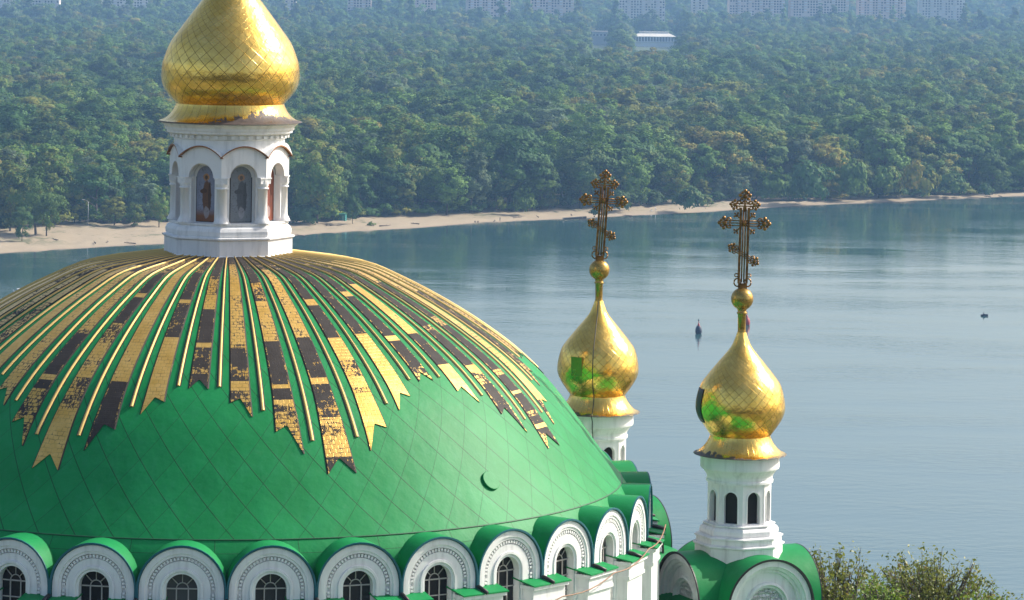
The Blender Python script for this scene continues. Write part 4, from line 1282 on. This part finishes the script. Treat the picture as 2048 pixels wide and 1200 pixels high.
blocks = [(-40, 30, 3800, PALE, 'pale grey apartment block at the far left edge'), (58, 118, 3770, PALE, 'pale apartment block with a bright end at the far left'), (205, 296, 3790, PALE, 'grey apartment block with bright end wall left of the big gold onion'),
          (570, 592, 3900, CREAM, 'narrow cream tower block just right of the big gold onion'), (695, 742, 3800, PINK, 'pinkish apartment block nearest the big gold onion on its right'), (832, 872, 3860, PINK, 'narrow pinkish apartment block between two wider blocks'),
          (935, 1022, 3790, PINK, 'wide pinkish apartment block with balconies above the left cross'), (1062, 1148, 3810, PINK, 'pinkish apartment block left of the white pavilion'), (1238, 1330, 3840, PALE, 'pale apartment block behind the white pavilion'),
          (1385, 1415, 3800, PALE, 'narrow pale apartment block right of the white pavilion'), (1458, 1570, 3790, PINK, 'wide pinkish apartment block above the right cross'), (1580, 1698, 3800, PINK, 'wide pinkish apartment block with white balconies right of the right cross'),
          (1716, 1812, 3830, PINK, 'pinkish apartment block second from the right'), (1838, 1930, 3800, PALE, 'pale apartment block furthest right with a bright end wall')]
for i, (x0, x1, Y, mt, lb) in enumerate(blocks): block(x0, x1, Y, mt, R_(6), lb, i)

# white pavilion and small grey house in front of the blocks
PAVW = simple('white_painted_wall', (0.85, 0.85, 0.86), 0.7, 0, 0.06, 0.1)
PAVR = simple('cream_metal_roof', (0.80, 0.74, 0.62), 0.6, 0, 0.1, 0.2)
c = at(1309, 90, 3600); gz = 14.0
pv = empty('pavilion', (c.x, c.y, c.z - 1.5), R_(3)); tag(pv, 'white two storey pavilion with a cream hipped roof among the trees', 'pavilion')
m = MB(); m.box(-21, 21, 0, 16, -8, 5.2); m.box(-22, 22, -1.2, 0, 4.7, 5.4); m.build('lower_wall', PAVW, pv)
m = MB(); m.box(-19, 19, 2, 15, 5.2, 10.2); m.build('upper_glazing', simple('grey_glazed_terrace', (0.20, 0.20, 0.23), 0.4), pv)
for i in range(14):
    m = MB() if i == 0 else m
    if i == 0:
        m.box(-0.3, 0.3, -0.3, 0.3, 5.4, 10.2); post = m.build('terrace_post', PAVW, pv); post.location = (-21, -0.6, 0)
    else:
        q = post.copy(); link(q, pv); q.location = (-21 + 42*i/13, -0.6, 0)
m = MB()
def hip(x, y0, y1, z): return [(-x, y0, z), (x, y0, z), (x, y1, z), (-x, y1, z)]
L = [hip(23.5, -2, 18, 10.2), hip(23.5, -2, 18, 10.8), hip(16.5, 4, 13, 14.2), hip(16.0, 4.3, 12.7, 14.2), hip(16.0, 4.3, 12.7, 16.0)]
V = [p for r in L for p in r]; Fq = []
for j in range(4):
    for k in range(4): Fq.append((j*4+k, j*4+(k+1) % 4, (j+1)*4+(k+1) % 4, (j+1)*4+k))
Fq += [(3, 2, 1, 0), (16, 17, 18, 19)]
m.add(V, Fq); m.build('hipped_roof', PAVR, pv)
c = at(1202, 80, 3640)
hs = empty('house', (c.x, c.y, c.z - 3), 0.0); tag(hs, 'small grey flat roofed house left of the white pavilion', 'house')
m = MB(); m.box(-11, 11, 0, 10, -8, 12); m.build('wall', simple('grey_house_wall', (0.38, 0.38, 0.38), 0.8), hs)
m = MB(); m.box(-12, 12, -1, 11, 12, 12.8); m.build('roof', PALE, hs)
for i in range(5):
    q = bpy.data.objects.new('window', WIN); link(q, hs); q.location = (-8 + 4*i, 0, 8.5); q.scale = (1.2, 1, 1.2)

# ------------------------------------------------------------------ things on the shore and on the water
GREYM = simple('grey_galvanised', (0.40, 0.41, 0.42), 0.5, 0.4)
def shore_pt(px, py):
    z = 1.0
    for _ in range(5):
        p = on_ground(px, py, z); z = float(z_ground(p.y - float(y_shore(p.x/p.y))))
    return p
c = shore_pt(176, 454)
lp_ = empty('street_lamp', c); tag(lp_, 'tall grey lamp post on the sand in front of the dark wood', 'street lamp')
m = MB(); m.tube([(0, 0, -0.3), (0, 0, 8.6)], 0.11, 8, r1=0.07); m.build('pole', GREYM, lp_)
m = MB(); m.tube([(0, 0, 8.5), (-0.5, 0, 9.1), (-1.3, 0, 9.3)], 0.05, 6); m.build('arm', GREYM, lp_)
m = MB(); m.box(-2.1, -1.2, -0.16, 0.16, 9.22, 9.4); m.build('lamp_head', PALE, lp_)
c = shore_pt(681, 441)
sh = empty('beach_shed', c, R_(-12)); tag(sh, 'teal green flat roofed shed on the sand beside the lone tree', 'shed')
m = MB(); m.box(-2.0, 2.0, -1.2, 1.2, -0.3, 2.3); m.build('wall', simple('teal_shed_paint', (0.01, 0.16, 0.15), 0.6), sh)
m = MB(); m.box(-2.25, 2.25, -1.5, 1.4, 2.3, 2.5); m.build('roof', simple('teal_shed_roof', (0.02, 0.19, 0.16), 0.6), sh)
m = MB(); m.box(0.9, 1.7, -1.24, -1.15, -0.2, 1.9); m.build('door', simple('pale_teal_door', (0.10, 0.30, 0.28), 0.6), sh)
c = shore_pt(1406, 394)
st_ = empty('beach_shelter', c); tag(st_, 'beige flat roofed shelter at the back of the sand left of the right cross', 'shelter')
m = MB(); m.box(-2.6, 2.6, -1.4, 1.4, 1.5, 1.9); m.build('roof', CREAM, st_)
for sx in (-2.3, 2.3):
    for sy in (-1.1, 1.1):
        m = MB(); m.box(sx-0.08, sx+0.08, sy-0.08, sy+0.08, -0.3, 1.5); m.build('post', CREAM, st_)

NAVY = simple('navy_buoy_paint', (0.012, 0.02, 0.05), 0.5); REDP = simple('red_buoy_paint', (0.35, 0.03, 0.035), 0.5)
def buoy(px, py, red, label):
    c = on_ground(px, py, 0)
    o = empty('river_buoy', c, R_(20)); tag(o, label, 'buoy')
    o.scale = (1.35, 1.35, 1.15)
    m = MB(); m.lathe([(0.05, -0.3), (0.42, -0.2), (0.62, 0.25), (0.62, 0.85), (0.50, 1.4), (0.32, 1.7)], 16)
    m.build('float', REDP if red else NAVY, o)
    m = MB(); m.lathe([(0.26, 1.5), (0.20, 2.0), (0.10, 2.3), (0.001, 2.32)], 12)
    m.box(0.25, 0.5, -0.1, 0.1, 0.7, 1.6)
    for s in (-1, 1): m.tube([(0.2*s, 0, 1.5), (0.05*s, 0, 2.8)], 0.04, 5)
    m.build('tower', REDP, o)
    m = MB(); m.lathe([(0.001, 3.15), (0.10, 3.1), (0.12, 2.9), (0.09, 2.78), (0.001, 2.75)], 10); m.build('lantern', NAVY, o)
buoy(1397, 667, False, 'dark blue and red buoy floating between the two small cupolas')
buoy(1493.5, 650, True, 'red buoy mostly hidden behind the neck of the right cupola')

def hull(m, L, W, H, n=14, mat=0):
    V = []; Fq = []
    for i in range(n + 1):
        t = i/n; x = -L/2 + L*t
        w_ = W/2*(min(1, 0.72 + 1.2*t) if t < 0.5 else max(0.03, (1 - ((t - 0.5)/0.5)**2.2)))
        sh_ = H*(1 + 0.35*t*t)
        V += [(x, -w_, sh_), (x, -w_*0.75, 0.02), (x, 0, -0.12), (x, w_*0.75, 0.02), (x, w_, sh_), (x, w_*0.86, sh_), (x, w_*0.62, 0.14), (x, -w_*0.62, 0.14), (x, -w_*0.86, sh_)]
    for i in range(n):
        for k in range(9): Fq.append((i*9+k, i*9+(k+1) % 9, (i+1)*9+(k+1) % 9, (i+1)*9+k))
    Fq += [tuple(range(9))[::-1], tuple(n*9 + k for k in range(9))]
    m.add(V, Fq, mat, False)
c = on_ground(1969, 632, 0)
rb = empty('rubber_boat', c, R_(8)); tag(rb, 'small dark inflatable boat with a seated figure at the far right of the river', 'boat')
m = MB(); hull(m, 2.0, 1.0, 0.38); m.build('hull', NAVY, rb)
m = MB(); m.box(-0.75, -0.5, -0.38, 0.38, 0.26, 0.32); m.build('seat', GREYM, rb)
DKC = simple('dark_blue_clothes', (0.03, 0.035, 0.07), 0.8); SKIN = simple('skin', (0.45, 0.28, 0.2), 0.6)
def person(loc, rz, pose, label, top=(0.04, 0.045, 0.07), group=None):
    # one continuous skinned body
    if pose == 'stand':
        J = {'pel': (0,0,0.93), 'ch': (0,0,1.30), 'nk': (0,0,1.48), 'hd': (0,-0.01,1.62), 'tp': (0,0,1.74), 'ls': (-0.19,0,1.40), 'le': (-0.24,0.02,1.12), 'lh': (-0.23,-0.08,0.86), 'rs': (0.19,0,1.40), 're': (0.25,0.03,1.12), 'rh': (0.22,-0.10,0.88), 'lk': (-0.10,-0.02,0.50), 'lf': (-0.12,0.02,0.06), 'lt': (-0.13,-0.14,0.04), 'rk': (0.11,-0.03,0.50), 'rf': (0.13,0.03,0.06), 'rt': (0.14,-0.13,0.04)}
    else:
        J = {'pel': (0,0,0.14), 'ch': (0,-0.05,0.50), 'nk': (0,-0.08,0.68), 'hd': (0,-0.10,0.82), 'tp': (0,-0.10,0.94), 'ls': (-0.19,-0.06,0.60), 'le': (-0.26,-0.16,0.36), 'lh': (-0.14,-0.38,0.34), 'rs': (0.19,-0.06,0.60), 're': (0.26,-0.16,0.36), 'rh': (0.14,-0.38,0.34), 'lk': (-0.13,-0.42,0.42), 'lf': (-0.14,-0.60,0.06), 'lt': (-0.14,-0.74,0.05), 'rk': (0.13,-0.42,0.42), 'rf': (0.14,-0.62,0.06), 'rt': (0.14,-0.76,0.05)}
    E = [('pel','ch'),('ch','nk'),('nk','hd'),('hd','tp'),('ch','ls'),('ls','le'),('le','lh'),('ch','rs'),('rs','re'),('re','rh'),('pel','lk'),('lk','lf'),('lf','lt'),('pel','rk'),('rk','rf'),('rf','rt')]
    RD = {'pel': .16, 'ch': .15, 'nk': .06, 'hd': .105, 'tp': .07, 'ls': .065, 'rs': .065, 'le': .045, 're': .045, 'lh': .04, 'rh': .04, 'lk': .07, 'rk': .07, 'lf': .05, 'rf': .05, 'lt': .04, 'rt': .04}
    ks = list(J)
    me = bpy.data.meshes.new('person'); me.from_pydata([J[k] for k in ks], [(ks.index(a), ks.index(b)) for a, b in E], [])
    o = bpy.data.objects.new('person', me); link(o)
    s = o.modifiers.new('Skin', 'SKIN')
    if not me.skin_vertices: me.skin_vertices.new()
    for k, sv_ in zip(ks, me.skin_vertices[0].data): sv_.radius = (RD[k], RD[k])
    me.skin_vertices[0].data[0].use_root = True
    o.modifiers.new('Subdivision', 'SUBSURF').levels = 1
    t = NT('clothed_figure'); g_ = t.n('ShaderNodeSeparateXYZ'); t.l(t.obj(), g_.inputs[0])
    hz = 1.46 if pose == 'stand' else 0.66
    t.set(Base_Color=t.mix(t.math('GREATER_THAN', g_.outputs[2], hz), top, (0.16, 0.10, 0.07)), Roughness=0.8)
    me.materials.append(t.m)
    o.location = loc; o.rotation_euler = (0, 0, rz); tag(o, label, 'person', group)
    return o
person(c + Vector((-0.35, 0, 0.18)), R_(70), 'sit', 'person in dark clothes sitting in the small inflatable boat')
for px, py, ps, lb, tp in ((1000, 443, 'stand', 'person in black standing at the waterline left of the left cross', (0.02, 0.02, 0.03)), (990, 444, 'sit', 'person in dark clothes sitting on the sand beside the standing one', (0.05, 0.04, 0.05)),
        (950, 446, 'sit', 'left one of two people sitting close together on the sand', (0.05, 0.05, 0.06)), (956, 446, 'sit', 'right one of two people sitting close together on the sand', (0.12, 0.05, 0.04)),
        (1302, 423, 'sit', 'person in a white shirt sitting on sand between the two crosses', (0.6, 0.6, 0.6)), (1311, 422, 'stand', 'person in a white shirt standing on sand between the two crosses', (0.6, 0.6, 0.62)),
        (1142, 432, 'sit', 'person sitting on the sand left of the left cross post', (0.06, 0.05, 0.05))):
    person(shore_pt(px, py), R_(px*1.7), ps, lb, tp)
WHT = simple('white_boat_paint', (0.78, 0.78, 0.78), 0.4)
c = on_ground(38, 586, 0)
mbt = empty('motor_boat', c, R_(4)); tag(mbt, 'small white motor boat showing just above the left of the green dome', 'boat')
m = MB(); hull(m, 3.0, 1.3, 0.55); m.build('hull', WHT, mbt)
m = MB(); m.box(-0.55, 0.15, -0.4, 0.4, 0.5, 1.25); m.build('cabin', WHT, mbt)
m = MB(); m.box(-1.68, -1.42, -0.15, 0.15, 0.3, 0.95); m.build('outboard_motor', GREYM, mbt)
# long dark rowing boat drawn up on the sand, driftwood and stones
c = shore_pt(1150, 438)
bt = empty('rowing_boat', c + Vector((0, 0, 0.1)), R_(38)); tag(bt, 'long dark rowing boat drawn up at the waterline left of the left cross', 'boat')
m = MB(); hull(m, 11.0, 1.6, 0.55); m.build('hull', simple('dark_tarred_wood', (0.06, 0.055, 0.05), 0.7), bt)
for xx in (-3, 0, 3):
    m = MB(); m.box(xx-0.15, xx+0.15, -0.6, 0.6, 0.42, 0.48); m.build('seat', CREAM, bt)
rg = random.Random(3)
logs = [(560, 478), (600, 472), (655, 450), (672, 452), (110, 480), (190, 486), (215, 485), (260, 487), (830, 448), (770, 452), (1035, 436), (1075, 434), (1255, 432), (1420, 408), (1465, 404), (2000, 393), (1975, 394)]
for i, (px, py) in enumerate(logs):
    p = shore_pt(px, py); m = MB(); l_ = rg.uniform(1.0, 2.6)
    m.tube([(-l_, 0, 0.12), (-l_*0.3, rg.uniform(-.2, .2), 0.2), (l_*0.4, rg.uniform(-.3, .3), 0.16), (l_, 0, 0.3)], 0.22, 7, r1=0.10)
    m.tube([(l_*0.2, 0, 0.2), (l_*0.5, 0.4, 0.7)], 0.09, 5, r1=0.03)
    o = m.build('driftwood', BARK); o.location = p; o.rotation_euler = (0, 0, rg.uniform(0, 3)); tag(o, 'short dark piece of driftwood lying on the pale sand across the river', 'driftwood', 'driftwood on the beach')

# ------------------------------------------------------------------ trees just beyond the church
def m_nearleaf(nm, c0, c1, c2):
    t = NT(nm); ti = t.attr('tint')
    c = t.mix(t.ramp(ti, [(0.0, 0), (0.7, 1)]), c0, c1); c = t.mix(t.ramp(ti, [(0.86, 0), (0.97, 1)]), c, c2)
    t.set(Base_Color=c, Roughness=0.5)
    tr = t.n('ShaderNodeBsdfTranslucent'); t.l(c, tr.inputs['Color'])
    mx = t.n('ShaderNodeMixShader'); mx.inputs[0].default_value = 0.4
    t.l(t.b.outputs[0], mx.inputs[1]); t.l(tr.outputs[0], mx.inputs[2]); t.l(mx.outputs[0], t.out.inputs['Surface'])
    return t.m
NL1 = m_nearleaf('olive_leaves', (0.080, 0.120, 0.016), (0.20, 0.22, 0.035), (0.36, 0.24, 0.05))
NL2 = m_nearleaf('fresh_green_leaves', (0.070, 0.140, 0.012), (0.16, 0.25, 0.02), (0.30, 0.26, 0.03))
def near_tree(px, py, Y, rx, rz, label, seed, mat, ntwig, leaf, dens, group=None):
    # (px, py): top of the crown
    rng = np.random.default_rng(seed)
    top = at(px, py, Y); gz = 44.5 if Y < 150 else 40
    o = empty('tree', (top.x, top.y, gz)); tag(o, label, 'tree', group)
    Ht = top.z - gz; zc = Ht - rz
    m = MB(); tr = []
    m.tube([(0, 0, -0.5), (0.2, 0.1, Ht*0.3), (-0.1, 0.2, Ht*0.6), (0, 0, Ht - rz*1.1)], 0.32, 8, r1=0.12)
    V = []; T = []
    hubs = []
    for i in range(16):
        a = rng.uniform(0, 2*PI); e = rng.uniform(0.1, 1.2)
        d = np.array([math.cos(a)*math.cos(e), math.sin(a)*math.cos(e), math.sin(e)])
        b_ = np.array([0, 0, zc - rz*rng.uniform(0.1, 0.6)]); tip = np.array([0, 0, zc]) + d*np.array([rx, rx, rz])*rng.uniform(0.5, 0.85)
        mid = (b_ + tip)/2 + rng.normal(0, 0.2, 3)
        m.tube([b_, mid, tip], 0.09, 5, r1=0.02); hubs.append((b_, mid, tip))
    for i in range(ntwig):
        a = rng.uniform(0, 2*PI); cz = rng.uniform(-0.5, 1.0); q = math.sqrt(max(0, 1 - cz*cz))
        d = np.array([math.cos(a)*q, math.sin(a)*q, cz])
        lump = 0.78 + 0.20*math.sin(a*3.0 + seed)*q + 0.12*math.sin(a*7 + cz*5 + seed) + rng.uniform(-0.10, 0.12)
        tip = np.array([0, 0, zc]) + d*np.array([rx, rx, rz])*lump*(0.62 + 0.38*rng.random()**0.5)
        h_ = hubs[rng.integers(len(hubs))][1 + rng.integers(2)]
        st2 = tip - (d*0.6 + np.array([0, 0, 0.35]))*rng.uniform(0.5, 1.1)
        if rng.random() < 0.5: m.tube([st2, (st2 + tip)/2 + rng.normal(0, 0.04, 3), tip], 0.018, 3, r1=0.006, cap=False)
        tone = rng.random()
        for j in range(dens):
            t = rng.random(); p = st2 + (tip - st2)*t + rng.normal(0, 0.10, 3)
            nr = rng.normal(size=3)*0.8 + np.array([0.2, 0, 0.7]); nr /= np.linalg.norm(nr)
            u = np.cross(nr, rng.normal(size=3)); u /= np.linalg.norm(u); v = np.cross(nr, u); s = leaf*rng.uniform(0.6, 1.3)
            V += [p - u*s, p + v*s*0.5 + u*s*0.1, p + u*s, p - v*s*0.5 + u*s*0.1]; T.append(np.clip(0.6*tone + 0.4*rng.random(), 0, 1))
    m.build('trunk', BARK, o)
    me = np_mesh('tree_leaves', np.array(V), np.arange(len(V)).reshape(-1, 4), [mat], np.array(T))
    link(bpy.data.objects.new('crown', me), o)
near_tree(1672, 1066, 97, 1.9, 2.6, 'thin olive tree top just right of the green barrel roof', 1, NL1, 640, 0.066, 12)
near_tree(1862, 1066, 100, 2.6, 2.6, 'wider olive tree top at the bottom right with orange leaf tips', 2, NL1, 900, 0.066, 12)
near_tree(1752, 1132, 94, 1.2, 1.8, 'denser fresh green tree top between the two olive trees', 3, NL2, 480, 0.056, 18)
near_tree(1965, 1152, 98, 1.9, 2.0, 'low yellow green tree top at the bottom right corner', 4, NL2, 480, 0.06, 13)

# ------------------------------------------------------------------ haze
hz = MB(); hz.box(-3600, 3600, -80, 8300, -8, 97)
t = NT('river_haze'); t.t.nodes.remove(t.b)
pvn = t.n('ShaderNodeVolumePrincipled'); pvn.inputs['Color'].default_value = (0.34, 0.60, 1.0, 1); pvn.inputs['Density'].default_value = 1.05e-4
pvn.inputs['Anisotropy'].default_value = 0.2
t.l(pvn.outputs[0], t.out.inputs['Volume'])
tag(hz.build('haze', t.m), 'thin blue haze hanging over the river and the wood', None, None, 'stuff')
